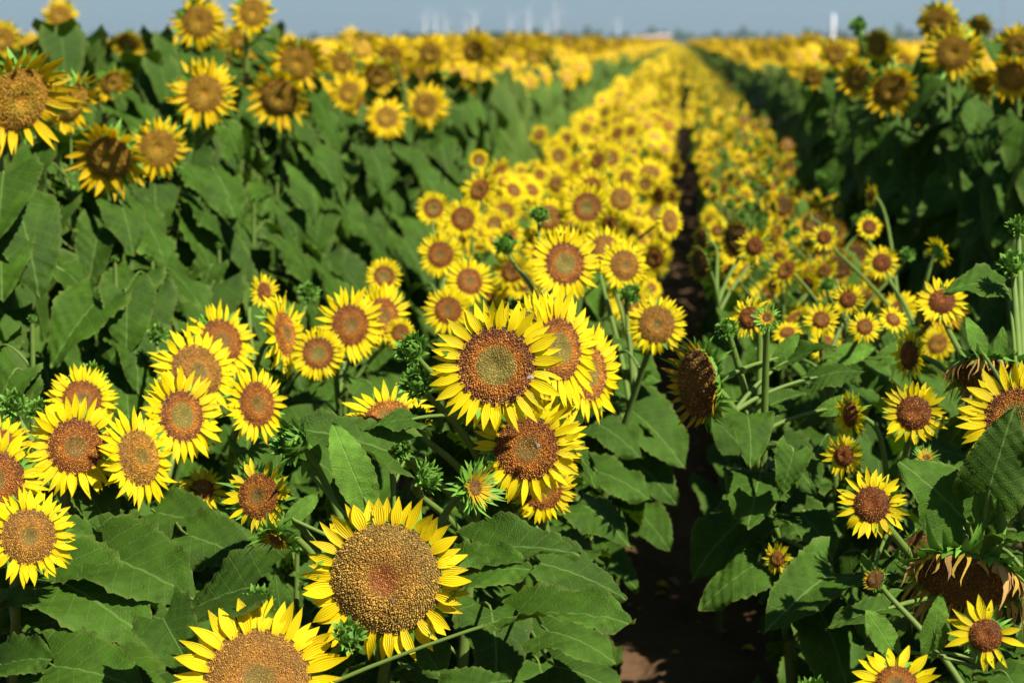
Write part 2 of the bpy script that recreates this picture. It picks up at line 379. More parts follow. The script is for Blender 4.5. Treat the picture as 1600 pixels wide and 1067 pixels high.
# ------------------------------------------------------------------ head kinds, close variants (unit outer radius, facing +Z)
def kind_parts(kind, rng, q='hi'):
    """returns (bract mesh, disc mesh, petal mesh) templates; q: hi / mid / low"""
    low = q == 'low'; nt_, nu_ = {'hi': (8, 5), 'mid': (5, 3), 'low': (3, 2)}[q]
    nd = {'hi': 2400 if kind in ('big', 'bigor', 'wilted') else 1000, 'mid': 260, 'low': 0}[q]
    def pn(n): return n if q != 'low' else max(9, n // 2)
    def pw(W): return W if q != 'low' else W * 1.7
    if kind == 'hero': a = (.53, 'orange', dict(n=pn(46), W=pw(.062), lift=.16, bend=-.10, miss=0), dict(dome=.10), dict(up=-.25, L=.24))
    elif kind == 'big': a = (.60, 'gold', dict(n=pn(44), W=pw(.062), lift=.10, bend=-.15, ragged=.18, miss=.06, colour=(.93, .68, .004)), dict(dome=.30), dict(up=0, L=.20))
    elif kind == 'bigor': a = (.58, 'goldor', dict(n=pn(46), W=pw(.062), lift=.22, bend=-.12, ragged=.14, colour=(.93, .68, .004)), dict(dome=.18), dict(up=0, L=.2))
    elif kind == 'plain': a = (.52, 'red', dict(n=pn(44), W=pw(.060), lift=.15, bend=-.12, ragged=.16, miss=.04), dict(dome=.18), dict(up=-.2, L=.25))
    elif kind == 'gold': a = (.56, 'goldor', dict(n=pn(42), W=pw(.060), lift=.05, bend=-.12, ragged=.18, miss=.06), dict(dome=.25), dict(up=-.2, L=.25))
    elif kind == 'small': a = (.46, 'brown', dict(n=pn(30), W=pw(.075), lift=.12, bend=-.1, ragged=.2, miss=.08), dict(dome=.35), dict(up=.1, n=14, L=.32, W=.07))
    elif kind == 'few': a = (.40, 'brown', dict(n=pn(17), W=pw(.085), lift=.1, bend=-.1, ragged=.22, miss=.12, layers=1), dict(dome=.4), dict(up=.15, n=12, L=.3, W=.07))
    elif kind == 'smallred': a = (.42, 'red', dict(n=pn(24), W=pw(.085), lift=.1, bend=-.12, ragged=.15), dict(dome=.35), dict(up=.1, n=12, L=.3))
    elif kind == 'spiky': a = (.55, 'red', dict(n=pn(30), W=pw(.07), lift=.2, bend=-.1, ragged=.28, miss=.15), dict(dome=.15), dict(up=.0, n=20, L=.42, W=.085, rows=3))
    elif kind == 'tall': a = (.52, 'olive', dict(n=pn(36), W=pw(.066), lift=.05, bend=-.2, ragged=.28, miss=.06, colour=(.92, .62, .004), base=(.84, .48, .005)), dict(dome=.16), dict(up=-.1, n=18, L=.35, W=.11))
    elif kind == 'talldroop': a = (.54, 'olive', dict(n=pn(32), W=pw(.070), lift=.35, bend=.25, ragged=.3, miss=.12, colour=(.90, .58, .004), base=(.78, .42, .005)), dict(dome=.2), dict(up=-.1, n=18, L=.28, W=.10))
    elif kind == 'wilted': a = (.64, 'dark', dict(n=pn(64), W=pw(.064), ragged=.25, wilt=1.0, miss=.1), dict(dome=.34), dict(up=.2, n=26, L=.30, W=.11, rows=3))
    elif kind == 'drying': a = (.68, 'dark', dict(n=pn(36), W=pw(.05), lift=.5, bend=.25, ragged=.3, miss=.08, colour=(.66, .36, .01), base=(.5, .25, .01)), dict(dome=.3), dict(up=.1, n=24, L=.32, W=.08, rows=3))
    elif kind == 'opening': a = (.36, 'dark', dict(n=pn(30), W=pw(.045), lift=.9, bend=.1, ragged=.3, colour=(.82, .52, .02)), dict(dome=.1), dict(up=.25, n=18, L=.62, W=.13, rows=3))
    rd, sch, pk, dk, bk = a
    rd *= rng.uniform(.93, 1.06) * (1 if q == 'hi' else .88)
    if q != 'hi': pk = dict(pk); cc = pk.get('colour', (.93, .72, .004)); pk['base'] = tuple(.55 * a_ + .45 * b_ for a_, b_ in zip(cc, pk.get('base', (.92, .58, .004)))) if q == 'mid' else cc
    P_ = petals(rng, r0=rd, nt=nt_, nu=nu_, **pk)
    if kind == 'opening': P_.V *= np.array((.72, .72, .6))
    return (bracts(rng, rd, low=(q != 'hi'), **bk), disc(rng, rd, sch, n=nd, low=low, **dk), P_)

HI, HIC = {}, {}
def hi_meshes(kind, rng):
    NV = {'hero': 5, 'plain': 6, 'gold': 4, 'tall': 6, 'talldroop': 4, 'small': 4, 'smallred': 3}.get(kind, 2)
    l = HI.setdefault(kind, [])
    if len(l) < NV:
        b, d, p = kind_parts(kind, rng, 'hi'); l.append((to_mesh('flower_head', b), to_mesh('seed_disc', d), to_mesh('petals', p))); return l[-1]
    c = HIC.get(kind, 0); HIC[kind] = c + 1
    return l[c % len(l)]
_r = np.random.default_rng(5)
BUDS = [to_mesh('flower_bud', bud(_r)) for _ in range(4)]
LEAVES = [to_mesh('leaf', leaf(_r, 15, 37, width=w_, droop=d_, wave=v_)) for w_, d_, v_ in
          ((.42, .5, .06), (.38, .9, .06), (.43, .4, .05), (.36, .7, .08), (.40, 1.1, .06), (.33, .4, .06), (.42, .7, .09), (.38, .3, .06))]
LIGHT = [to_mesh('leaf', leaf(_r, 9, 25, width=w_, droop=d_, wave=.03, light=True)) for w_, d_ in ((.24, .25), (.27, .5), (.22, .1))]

# ------------------------------------------------------------------ close plants, built head by head
HEADS = []      # (px, py, D, depth) of every close head, to keep leaves off them
def facing(C, az, el):
    d = (CP - C); a0 = math.atan2(d.y, d.x); e0 = math.atan2(d.z, math.hypot(d.x, d.y))
    a = a0 + R(az); e = e0 + R(el)
    return Vector((math.cos(e) * math.cos(a), math.cos(e) * math.sin(a), math.sin(e)))
def head_frame(h, rng):
    px, py, D, Y, az, el, kind = h[:7]
    C = P(px, py, Y); q = proj(C); rad = D / 2 * q[2] / F * (1 if kind == 'bud' or kind[:4] == 'tall' else 1.09)
    n = facing(C, az, el); up = Vector((0, 0, 1)); x = up.cross(n).normalized(); y = n.cross(x)
    ro = rng.uniform(0, 6.28); X = x * math.cos(ro) + y * math.sin(ro); Yv = n.cross(X)
    if kind in ('wilted', 'drying'): X, Yv = x, y
    return C, n, rad, mat_from(X, Yv, n, C, rad)

PLANTS = []
def close_plant(label, group, base, heads, nleaf=9, leafL=.20, leaves=(), stemr=.010, name='sunflower', seed=0, zmax=None, zmin=.22):
    PLANTS.append((label, group, base, heads, nleaf + (4 if group is GR or group is GL else 0), leafL, leaves, stemr, name, seed, zmax, zmin))
    for h in heads: HEADS.append((h[0], h[1], h[2], h[3]))
def lane(q):
    if not q or q[1] < 430: return False
    return np.interp(q[1], (430, 640, 900, 1067), (1068, 1050, 985, 970)) < q[0] < np.interp(q[1], (430, 640, 900, 1067), (1090, 1112, 1115, 1180))
def blocked(pts, ln=False):
    if ln and any(lane(proj(p)) for p in pts): return True
    for p in pts:
        q = proj(p)
        if not q: continue
        for hx, hy, D, Y in HEADS:
            if p[1] < Y + .03 and (q[0] - hx) ** 2 + (q[1] - hy) ** 2 < (D * .58) ** 2: return True
    return False
def build_plant(label, group, base, heads, nleaf, leafL, leaves, stemr, name, seed, zmax, zmin):
    rng = np.random.default_rng(seed + 100); rnd = random.Random(seed)
    B = Vector((base[0], base[1], 0)); root = thing(name, B, label, 'sunflower', group)
    inv = Matrix.Translation(-B)
    fr = [head_frame(h, rng) for h in heads]
    C0, n0, r0, M0 = fr[0]
    necks = [c - n * r * .3 for c, n, r, m in fr]
    stems = []
    # main stem to the first head
    L0 = min(.10, r0 * 1.2)
    top = necks[0]; pts = bez(B, B + Vector((rnd.uniform(-.03, .03), rnd.uniform(-.03, .03), top.z * .6)), top - n0 * L0 * 1.3 - Vector((0, 0, .10)), top, 15)
    rr = [stemr * (1.15 - .6 * i / 14) for i in range(15)]
    stems.append(tube(pts, rr, 9))
    def on_stem(z):
        z = max(.02, z)
        for a, b in zip(pts, pts[1:]):
            if a.z <= z <= b.z: return a.lerp(b, (z - a.z) / max(1e-6, b.z - a.z))
        return max(pts, key=lambda p: p.z) if z > .3 else pts[0]
    for (c, n, r, m), nk in list(zip(fr, necks))[1:]:
        d = (Vector((nk.x, nk.y)) - Vector((B.x, B.y))).length
        s = on_stem(min(nk.z, top.z) - .10 - .35 * d)
        ll = min(.12, max(r * 1.4, .05))
        bp = bez(s, s + Vector(((nk.x - s.x) * .45, (nk.y - s.y) * .45, (nk.z - s.z) * .55 + .02)), nk - n * ll - Vector((0, 0, .02)), nk, 12)
        stems.append(tube(bp, [stemr * (.62 - .2 * i / 11) for i in range(12)], 7))
    # explicit leaves then a spiral of leaves up the stem
    LV = []
    for lf in leaves:
        bx, by, tx, ty, y0, y1, nv, mode = lf
        b = P(bx, by, y0); t = P(tx, ty, y1); LV.append((b, t, Vector(nv), mode, True))
    zt = zmax or top.z * .93; wall = {GTL: -1.1, GTR: -2.0}.get(group)
    for i in range(nleaf):
        f = (i + .5) / nleaf; z = zmin + (zt - zmin) * f; s = on_stem(z)
        for tr in range(8):
            a = i * 2.4 + seed + tr * .9 + rnd.uniform(-.3, .3)
            if wall and rnd.random() < .75: a = wall + rnd.uniform(-1.25, 1.25)
            o = Vector((math.cos(a), math.sin(a), 0))
            L = leafL * rnd.uniform(.75, 1.15) * (1.0 - .35 * max(0, f - .6) / .4)
            b = s + o * L * rnd.uniform(.35, .55) + Vector((0, 0, L * rnd.uniform(.15, .4)))
            dr = rnd.uniform(.05, .7) if not wall else rnd.uniform(.5, 1.6); t = b + (o + Vector((rnd.uniform(-.3, .3), rnd.uniform(-.3, .3), -dr))).normalized() * L
            if not blocked((b, t, (b + t) / 2, b.lerp(t, .25), b.lerp(t, .75)), True):
                LV.append((b, t, Vector((sv.x * .3, sv.y * .3, 1)) + o * .25, 'd', False)); break
    for b, t, nv, mode, ex in LV:
        L = (t - b).length; d = (t - b) / L; X = d.cross(nv).normalized(); Z = X.cross(d)
        me = rnd.choice(LIGHT if mode == 'l' else LEAVES)
        ob = obj('leaf', me, root, inv @ mat_from(X, d, Z, b, L))
        if mode == 'n': ob.scale.x *= .72
        s = on_stem(min(b.z - .04, top.z - .06) if mode != 'l' else b.z - .03)
        if (s - b).length > .5: s = b + Vector((rnd.uniform(-.05, .05), .12, -.25))
        stems.append(tube(bez(s, s + (b - s) * .4 + Vector((0, 0, .02)), b - d * L * .15 + Vector((0, 0, .004)), b + d * L * .03, 7), [stemr * .42, stemr * .36, stemr * .32, stemr * .28, stemr * .27, stemr * .25, stemr * .15], 6))
    st = join(stems); st.V = st.V - np.array(B); obj('stem', to_mesh('stem', st), root)
    for h, (c, n, r, m) in zip(heads, fr):
        k = h[6]
        if k == 'bud':
            m2 = m @ Matrix.Scale(1.15, 4) if False else m
            obj('flower_bud', rnd.choice(BUDS), root, inv @ m2); continue
        b, d, p = hi_meshes(k, rng)
        ho = obj('flower_head', b, root, inv @ m)
        if len(h) > 7: ho['label'] = h[7]
        obj('seed_disc', d, ho); obj('petals', p, ho)
    return root

exec_list = []
#  head: (px, py, outer diameter px, depth Y, turn right deg, tilt up deg, kind)
GL = 'short branching sunflowers left of the bare path'; GR = 'short branching sunflowers right of the bare path'
GTL = 'tall sunflowers of the left leaf wall'; GTR = 'tall sunflowers of the right leaf wall'
UP = (.1, -.45, .9); FR = (.2, -.9, .4); FL = (-.3, -.6, .7)
def gx(px, py, Y): p = P(px, py, Y); return (p.x, p.y)

close_plant('sunflower with the sharp round bloom at the centre, green buds beside it', GL, gx(712, 800, 3.18),
    [(775, 572, 204, 3.0, 3, -2, 'hero'), (642, 545, 62, 3.05, -35, 25, 'bud'), (650, 598, 62, 3.02, -20, 10, 'bud'), (625, 700, 42, 3.0, 5, 0, 'bud'), (668, 745, 62, 2.98, 70, 5, 'bud'), (652, 655, 50, 3.08, 0, 30, 'bud')],
    9, .17, [(645, 655, 565, 655, 2.93, 2.9, UP, 'n')], .011, seed=1)
close_plant('two-headed sunflower half hidden to the right of the central bloom, heads turned right', GL, gx(905, 800, 3.45),
    [(872, 545, 182, 3.22, 50, 2, 'hero'), (918, 582, 156, 3.35, 52, 0, 'hero'), (845, 520, 130, 3.42, 15, 8, 'gold')], 9, .20, [], .011, seed=2)
close_plant('sunflower with brown-centred heads tucked under the central bloom, bee on one', GL, gx(835, 930, 3.28),
    [(823, 700, 172, 3.10, 8, -8, 'plain'), (852, 690, 150, 3.22, 35, -5, 'hero'), (848, 765, 110, 3.2, 15, -12, 'plain')], 8, .20,
    [(745, 857, 902, 838, 2.82, 2.78, UP, 'd'), (845, 880, 990, 915, 2.9, 2.9, UP, 'd'), (853, 985, 968, 1003, 2.85, 2.8, UP, 'd'), (865, 1040, 985, 1060, 2.9, 2.85, UP, 'd')], .010, seed=3)
close_plant('sunflower with the widest golden domed disc and ragged petals, low in the centre', GL, gx(560, 1050, 3.05),
    [(603, 903, 258, 2.75, -10, -6, 'big'), (405, 775, 118, 2.85, -32, 2, 'spiky'), (455, 690, 80, 2.85, -50, 5, 'bud'), (432, 842, 72, 2.8, -30, -45, 'opening'), (742, 762, 88, 2.88, 42, 0, 'opening')],
    9, .19, [(570, 780, 522, 662, 2.82, 2.8, (.3, -1, .15), 'l'), (605, 705, 450, 642, 2.9, 2.85, UP, 'd'), (715, 900, 826, 868, 2.78, 2.75, UP, 'd'), (480, 735, 500, 690, 2.88, 2.9, FR, 'l'), (455, 810, 500, 770, 2.8, 2.82, FR, 'l'),
     (545, 790, 560, 700, 2.95, 3.0, FR, 'd')], .012, seed=4)
close_plant('sunflower whose large golden head is cut by the bottom edge, buds behind', GL, gx(420, 1150, 2.85),
    [(403, 1065, 262, 2.62, 5, 12, 'bigor'), (405, 938, 52, 2.7, 0, 20, 'bud'), (545, 992, 62, 2.66, 30, 10, 'bud')], 8, .18,
    [(440, 965, 430, 890, 2.7, 2.72, FR, 'n'), (400, 915, 235, 950, 2.72, 2.75, UP, 'd'), (255, 965, 300, 1045, 2.68, 2.6, FR, 'd'), (815, 962, 988, 936, 2.72, 2.68, (.25, -.1, 1), 'n'), (700, 1085, 795, 1050, 2.6, 2.6, UP, 'd')], .011, seed=5)
close_plant('sunflower with petals streaming up and left above a dark leaf, behind the buds', GL, gx(620, 870, 3.35),
    [(606, 652, 140, 3.15, -10, 48, 'plain'), (600, 700, 50, 3.1, -20, 0, 'plain')], 8, .20, [], .009, seed=6)
close_plant('sunflower with broad round brown disc and a petal crown behind it, left side', GL, gx(150, 930, 3.35),
    [(117, 697, 158, 3.12, 12, -2, 'plain'), (128, 625, 112, 3.35, 5, 15, 'plain'), (215, 715, 156, 3.15, 48, 5, 'gold'), (140, 590, 60, 3.4, 0, 30, 'bud'), (22, 630, 50, 3.3, 0, 20, 'bud'), (60, 640, 40, 3.35, 0, 20, 'bud')], 9, .20,
    [(155, 868, 300, 900, 2.95, 2.85, UP, 'd'), (85, 905, 237, 970, 2.9, 2.8, UP, 'd'), (60, 830, 205, 825, 3.0, 3.0, UP, 'd')], .011, seed=7)
close_plant('sunflower with three overlapping orange-centred heads stepping up to the right', GL, gx(320, 850, 3.6),
    [(283, 650, 150, 3.3, 36, 3, 'hero'), (306, 582, 150, 3.55, 30, 14, 'gold'), (345, 535, 125, 3.8, 34, 10, 'plain'), (245, 522, 34, 3.9, 0, 20, 'bud')], 9, .21,
    [(240, 800, 352, 815, 3.15, 3.1, UP, 'd'), (290, 835, 412, 868, 3.05, 3.0, UP, 'd')], .010, seed=8)
close_plant('sunflower with one oval head and a small bloom looking up beneath it from the leaves', GL, gx(385, 870, 3.6),
    [(400, 632, 124, 3.4, 42, 3, 'plain'), (316, 765, 80, 3.45, 0, 32, 'smallred')], 8, .19, [], .009, seed=9)
close_plant('sunflower with a head seen almost edge-on and a small round-faced bloom to its right', GL, gx(470, 760, 4.1),
    [(443, 522, 132, 3.9, 64, 3, 'plain'), (497, 552, 84, 3.85, 5, 0, 'hero'), (412, 456, 62, 4.3, 45, 0, 'small'), (482, 455, 36, 4.4, 0, 30, 'bud')], 9, .20, [], .009, seed=10)
close_plant('sunflower with a pair of overlapping heads and a smaller bloom above them', GL, gx(575, 720, 4.3),
    [(546, 508, 122, 4.0, 28, 0, 'plain'), (598, 495, 110, 4.15, 40, 2, 'plain'), (600, 432, 60, 4.5, 10, 0, 'hero'), (625, 520, 50, 4.1, 10, -10, 'plain')], 9, .20, [], .009, seed=11)
close_plant('sunflower at the left edge with petals cut off and a whole lower head', GL, gx(10, 1000, 3.15),
    [(44, 838, 152, 2.80, 12, 2, 'gold'), (-12, 750, 165, 3.02, 10, 0, 'plain'), (-5, 700, 110, 3.15, 10, 10, 'plain')], 8, .20,
    [(82, 1040, 222, 1050, 2.75, 2.7, UP, 'd'), (0, 1040, 72, 1010, 2.75, 2.7, UP, 'd')], .010, seed=12)
close_plant('sunflower with an orange-ringed oval head straight above the central bloom', GL, gx(835, 650, 4.3),
    [(882, 412, 118, 3.95, 24, 4, 'hero'), (790, 382, 45, 4.3, -20, 40, 'bud'), (843, 335, 38, 4.2, 10, 60, 'bud'), (733, 440, 80, 4.5, 20, 10, 'plain'), (700, 485, 80, 4.3, 0, 5, 'plain')], 9, .19, [], .009, seed=13)
close_plant('sunflower with three small brown-eyed blooms at the left edge of the yellow band', GL, gx(700, 580, 5.1),
    [(688, 398, 74, 4.8, 5, 0, 'plain'), (677, 326, 56, 5.4, 5, 0, 'hero'), (723, 342, 66, 5.2, 5, 2, 'plain'), (748, 250, 34, 6.2, 10, 0, 'hero')], 8, .19, [], .009, seed=14)
close_plant('sunflower with a broad orange disc nearest the bare path, drooping leaves below', GL, gx(880, 760, 4.25),
    [(1026, 507, 96, 3.95, 8, 3, 'gold'), (975, 415, 85, 4.3, 25, 5, 'gold'), (945, 390, 78, 4.5, 20, 12, 'gold'), (985, 460, 40, 4.1, 20, 0, 'bud')], 10, .22, [(985, 640, 1080, 712, 4.2, 4.1, UP, 'd'), (930, 735, 1022, 762, 3.9, 3.85, UP, 'd'), (905, 785, 992, 828, 3.6, 3.5, UP, 'd'), (985, 715, 1062, 775, 4.2, 4.1, UP, 'd'), (960, 610, 1055, 655, 4.3, 4.25, UP, 'd'), (940, 560, 1040, 580, 4.2, 4.2, UP, 'd'), (1000, 800, 1050, 850, 4.3, 4.2, UP, 'd'), (925, 860, 1000, 905, 3.9, 3.8, UP, 'd'), (930, 660, 1010, 700, 4.0, 3.95, UP, 'd')], .010, seed=15)
close_plant('sunflower with two round blooms side by side beneath the dense yellow band', GL, gx(930, 520, 5.8),
    [(917, 324, 76, 5.5, 3, 2, 'hero'), (970, 312, 62, 5.7, 15, 6, 'gold'), (857, 340, 64, 5.5, 8, 0, 'gold'), (1046, 346, 62, 5.2, 48, 0, 'gold')], 8, .2, [], .009, seed=16)

close_plant('sunflower with a hanging dark dried disc leaning over the bare path', GR, gx(1262, 900, 3.75),
    [(1092, 600, 138, 3.45, -56, -10, 'drying'), (1172, 497, 72, 3.55, -25, 12, 'small'), (1198, 497, 44, 3.45, 0, 20, 'opening'), (1135, 512, 38, 3.5, -20, 30, 'bud'), (1215, 873, 54, 3.3, -30, -5, 'smallred')], 10, .20,
    [(1175, 800, 1062, 878, 3.6, 3.5, UP, 'd'), (1185, 880, 1082, 934, 3.5, 3.45, UP, 'd'), (1300, 895, 1200, 960, 3.25, 3.1, UP, 'd'), (1240, 705, 1225, 775, 3.4, 3.35, FR, 'd'), (1230, 565, 1298, 528, 3.6, 3.55, UP, 'd'), (1275, 590, 1352, 560, 3.6, 3.6, UP, 'd'), (1190, 640, 1262, 600, 3.65, 3.7, UP, 'd'), (1160, 700, 1110, 640, 3.8, 3.8, FR, 'd'), (1290, 640, 1350, 620, 3.7, 3.7, FR, 'l'), (1215, 560, 1250, 520, 3.6, 3.6, FR, 'l')], .013, seed=21)
close_plant('sunflower with a clean round bloom right of two narrow side-on heads', GR, gx(1320, 870, 3.7),
    [(1428, 645, 104, 3.35, 3, 0, 'small'), (1330, 648, 78, 3.45, -55, -5, 'small'), (1319, 712, 70, 3.4, -25, -5, 'small'), (1432, 850, 56, 3.3, 30, -30, 'drying')], 9, .19,
    [(1360, 905, 1348, 863, 3.1, 3.1, FR, 'l'), (1390, 760, 1450, 700, 3.5, 3.5, FR, 'l'), (1410, 720, 1470, 690, 3.6, 3.6, FR, 'l'), (1250, 800, 1310, 850, 3.5, 3.4, UP, 'd'), (1390, 870, 1470, 900, 3.4, 3.3, UP, 'd')], .010, seed=22)
close_plant('sunflower with an arching green head of withered brown petals, face down, at right', GR, gx(1522, 1060, 3.12),
    [(1512, 905, 232, 2.95, -8, -62, 'wilted'), (1362, 788, 112, 2.85, -3, 2, 'small'), (1447, 715, 40, 3.0, 0, 40, 'opening')], 8, .18,
    [(1508, 812, 1425, 718, 2.98, 2.92, FR, 'd'), (1535, 815, 1535, 748, 2.95, 2.93, FR, 'l'), (1490, 800, 1470, 715, 3.02, 3.05, FR, 'l'), (1545, 768, 1583, 640, 2.92, 2.9, (-.2, -1, .2), 'd'), (1390, 950, 1292, 965, 2.85, 2.8, UP, 'n'), (1580, 840, 1640, 800, 2.9, 2.8, UP, 'd')], .014, seed=23)
close_plant('sunflower with few long thin petals in front of the withered head, lower right', GR, gx(1470, 1180, 2.85),
    [(1540, 992, 118, 2.66, -3, 0, 'few'), (1400, 1072, 140, 2.66, 0, 22, 'smallred'), (1368, 905, 40, 2.8, -40, 20, 'drying'), (1270, 1085, 70, 2.7, -20, 30, 'bud')], 7, .16,
    [(1455, 1015, 1473, 932, 2.7, 2.68, FR, 'l'), (1395, 1015, 1362, 955, 2.72, 2.7, FR, 'l')], .009, seed=24)
close_plant('sunflower cut by the right edge with one wide bloom half behind a leaf', GR, gx(1640, 900, 3.35),
    [(1590, 655, 180, 3.05, -6, 5, 'hero'), (1590, 745, 90, 3.15, 20, 0, 'plain'), (1582, 410, 52, 3.5, -10, 45, 'bud'), (1592, 352, 40, 3.6, 0, 40, 'bud')], 9, .20,
    [(1570, 445, 1483, 425, 3.55, 3.5, UP, 'd'), (1535, 552, 1513, 493, 3.35, 3.35, FR, 'l'), (1560, 560, 1568, 510, 3.35, 3.35, FR, 'l')], .012, seed=25)
close_plant('sunflower with a withered hanging head behind the bloom at the right edge', GR, gx(1560, 830, 3.7),
    [(1555, 590, 165, 3.4, -10, -62, 'wilted'), (1422, 555, 88, 3.6, -55, -5, 'small'), (1472, 472, 84, 3.9, 0, 25, 'small')], 9, .20, [], .012, seed=26)
close_plant('sunflower with little starry blooms in the middle of the right thicket', GR, gx(1330, 740, 4.3),
    [(1283, 500, 58, 4.1, 5, 8, 'smallred'), (1351, 511, 54, 4.0, 8, 8, 'smallred'), (1325, 468, 56, 4.2, -10, 5, 'small'), (1395, 500, 50, 4.2, 30, 30, 'smallred'), (1230, 520, 50, 4.3, -20, 40, 'smallred')], 9, .19, [(1300, 560, 1370, 540, 4.1, 4.1, FR, 'l'), (1240, 560, 1180, 540, 4.2, 4.2, FR, 'l'), (1380, 560, 1440, 530, 4.1, 4.1, FR, 'l')], .010, seed=27)
close_plant('sunflower with one bloom seen from behind on a curved neck by the shade', GR, gx(1420, 620, 4.9),
    [(1467, 394, 56, 4.6, 130, 20, 'smallred'), (1378, 411, 58, 4.8, 0, 12, 'small'), (1358, 355, 44, 5.2, 20, 10, 'small'), (1288, 371, 46, 5.1, -5, 5, 'small'), (1362, 306, 40, 5.6, -60, 10, 'smallred')], 9, .19, [], .009, seed=28)
close_plant('sunflower with brown nodding heads on arched necks beside the bare path', GR, gx(1130, 560, 5.3),
    [(1095, 412, 56, 5.0, -55, -10, 'drying'), (1098, 375, 44, 5.3, -60, -5, 'drying'), (1155, 375, 62, 5.3, -30, -10, 'drying'), (1180, 385, 60, 5.2, -20, 5, 'small')], 9, .19, [], .009, seed=29)

TS = dict(nleaf=15, leafL=.26, stemr=.014)
tl = [  # label, base Y, heads
 ('tall sunflower with the biggest nodding head, cut by the left edge', [(28, 155, 190, 4.0, 34, -20, 'talldroop')]),
 ('tall sunflower drooping behind the biggest nodding head at upper left', [(112, 160, 118, 4.8, 55, -28, 'talldroop')]),
 ('tall sunflower with a wide tilted disc half shaded by its own petals, left wall', [(170, 245, 142, 4.6, -12, -28, 'talldroop')]),
 ('tall sunflower with a bee-dark spot on its disc, touching the tilted one', [(247, 232, 108, 5.0, 8, -10, 'tall')]),
 ('tall sunflower with a ragged round head low on the skyline of the left wall', [(318, 147, 122, 5.4, 12, -8, 'tall')]),
 ('tall sunflower standing up against the sky, round brown disc, left of centre', [(310, 35, 98, 6.4, 5, -8, 'tall')]),
 ('tall sunflower against the sky, cut by the top edge, right of its taller twin', [(394, 20, 84, 7.0, 20, -5, 'tall')]),
 ('tall sunflower with a petal folded over its dark disc, left wall', [(437, 152, 108, 6.4, -10, -18, 'talldroop')]),
 ('tall sunflower with a broad nodding head above the folded-petal one', [(464, 98, 98, 7.0, 8, -14, 'talldroop')]),
 ('small tall-stemmed sunflower alone against the sky at far upper left', [(94, 26, 66, 8.6, -10, 5, 'tall')]),
 ('tall sunflower with loose petals low among the leaves behind the nodding heads', [(175, 130, 70, 6.2, 30, -30, 'talldroop')]),
 ('tall sunflower blurred at the left edge of the skyline', [(4, 62, 70, 6.8, 10, -10, 'tall')]),
 ('tall sunflower nodding behind the wall beside the pair against the sky', [(372, 62, 58, 7.8, 30, -20, 'tall')]),
 ('tall sunflower facing half down where the left wall turns yellow', [(590, 118, 78, 8.4, 15, -25, 'talldroop')]),
 ('tall sunflower hanging below the flower band of the left wall', [(570, 165, 55, 8.2, 10, -20, 'tall')]),
 ('tall sunflower with a golden head at the start of the left yellow band', [(535, 98, 66, 8.6, 10, -10, 'tall')]),
 ('tall sunflower whose head hangs lowest beneath the left yellow band', [(720, 180, 36, 10.2, 5, -5, 'tall')]),
 ('tall sunflower with a nodding head in the left band above the lowest one', [(715, 150, 60, 10.0, 20, -20, 'talldroop')]),
 ('tall sunflower peeking over the leaves, wide and flat, upper left skyline', [(200, 66, 60, 8.4, 0, -40, 'talldroop')]),
 ('tall sunflower tallest in the blurred left band near the dark tree', [(848, 68, 36, 17.0, 0, 0, 'tall')]),
]
for i, (lb, hs) in enumerate(tl):
    h = hs[0]; c = P(h[0], h[1], h[3]); bx = c.x - .03; by = c.y + .10
    close_plant(lb, GTL, (bx, by), hs, 24, .25, [], .014, seed=40 + i, zmin=.35, zmax=min(c.z * .98, 1.72))
tr_ = [
 ('tall sunflower with the roundest full head on the right wall', [(1490, 83, 104, 7.0, 0, -5, 'tall')]),
 ('tall sunflower behind the roundest head of the right wall, leaf over its face', [(1467, 36, 80, 7.6, -10, -5, 'tall')]),
 ('tall sunflower with a shaded disc drooping right and down, right wall', [(1392, 140, 96, 7.2, 15, -28, 'talldroop')]),
 ('tall sunflower with an untidy head left of the drooping shaded one', [(1342, 122, 78, 7.8, -20, -12, 'talldroop')]),
 ('tall sunflower cut by the right edge near the top corner', [(1592, 74, 84, 6.4, -5, -10, 'tall')]),
 ('tall sunflower with curled petals beneath the one at the right edge', [(1583, 120, 84, 6.2, -10, -22, 'talldroop')]),
 ('tall sunflower nodding low between the leaves at the right wall top', [(1540, 132, 66, 6.7, -10, -40, 'talldroop')]),
 ('tall sunflower seen side-on with a long petal to the right, right wall', [(1372, 70, 70, 8.2, -40, -10, 'tall')]),
 ('tall sunflower with a flat little head over the leaves, right skyline', [(1530, 42, 52, 8.0, 0, -35, 'tall')]),
 ('tall sunflower still in green bud against the sky on the right', [(1341, 40, 32, 8.4, 0, 20, 'bud')]),
 ('tall sunflower with brown disc where the right yellow band begins', [(1305, 85, 60, 8.9, 0, -5, 'tall')]),
 ('tall sunflower with a yellow head beneath the start of the right band', [(1270, 120, 52, 9.2, 5, -20, 'tall')]),
]
for i, (lb, hs) in enumerate(tr_):
    h = hs[0]; c = P(h[0], h[1], h[3]); bx = max(c.x + .02, 1.12 if i != 9 else 1.0); by = c.y + .10
    close_plant(lb, GTR, (bx, by), hs, 24, .24, [], .014, seed=70 + i, zmin=.3, zmax=min(c.z * .98, 1.76))
def leafy(x, y, z, label, grp, n=11, L=.21, seed=0):
    q = proj((x, y, z)); close_plant(label, grp, (x, y), [(q[0], q[1], (.02 if grp is GTL else .034) * F / q[2], y, 0, 50, 'bud')], n, L, [], .008, seed=seed, zmin=.12, zmax=z * .95)
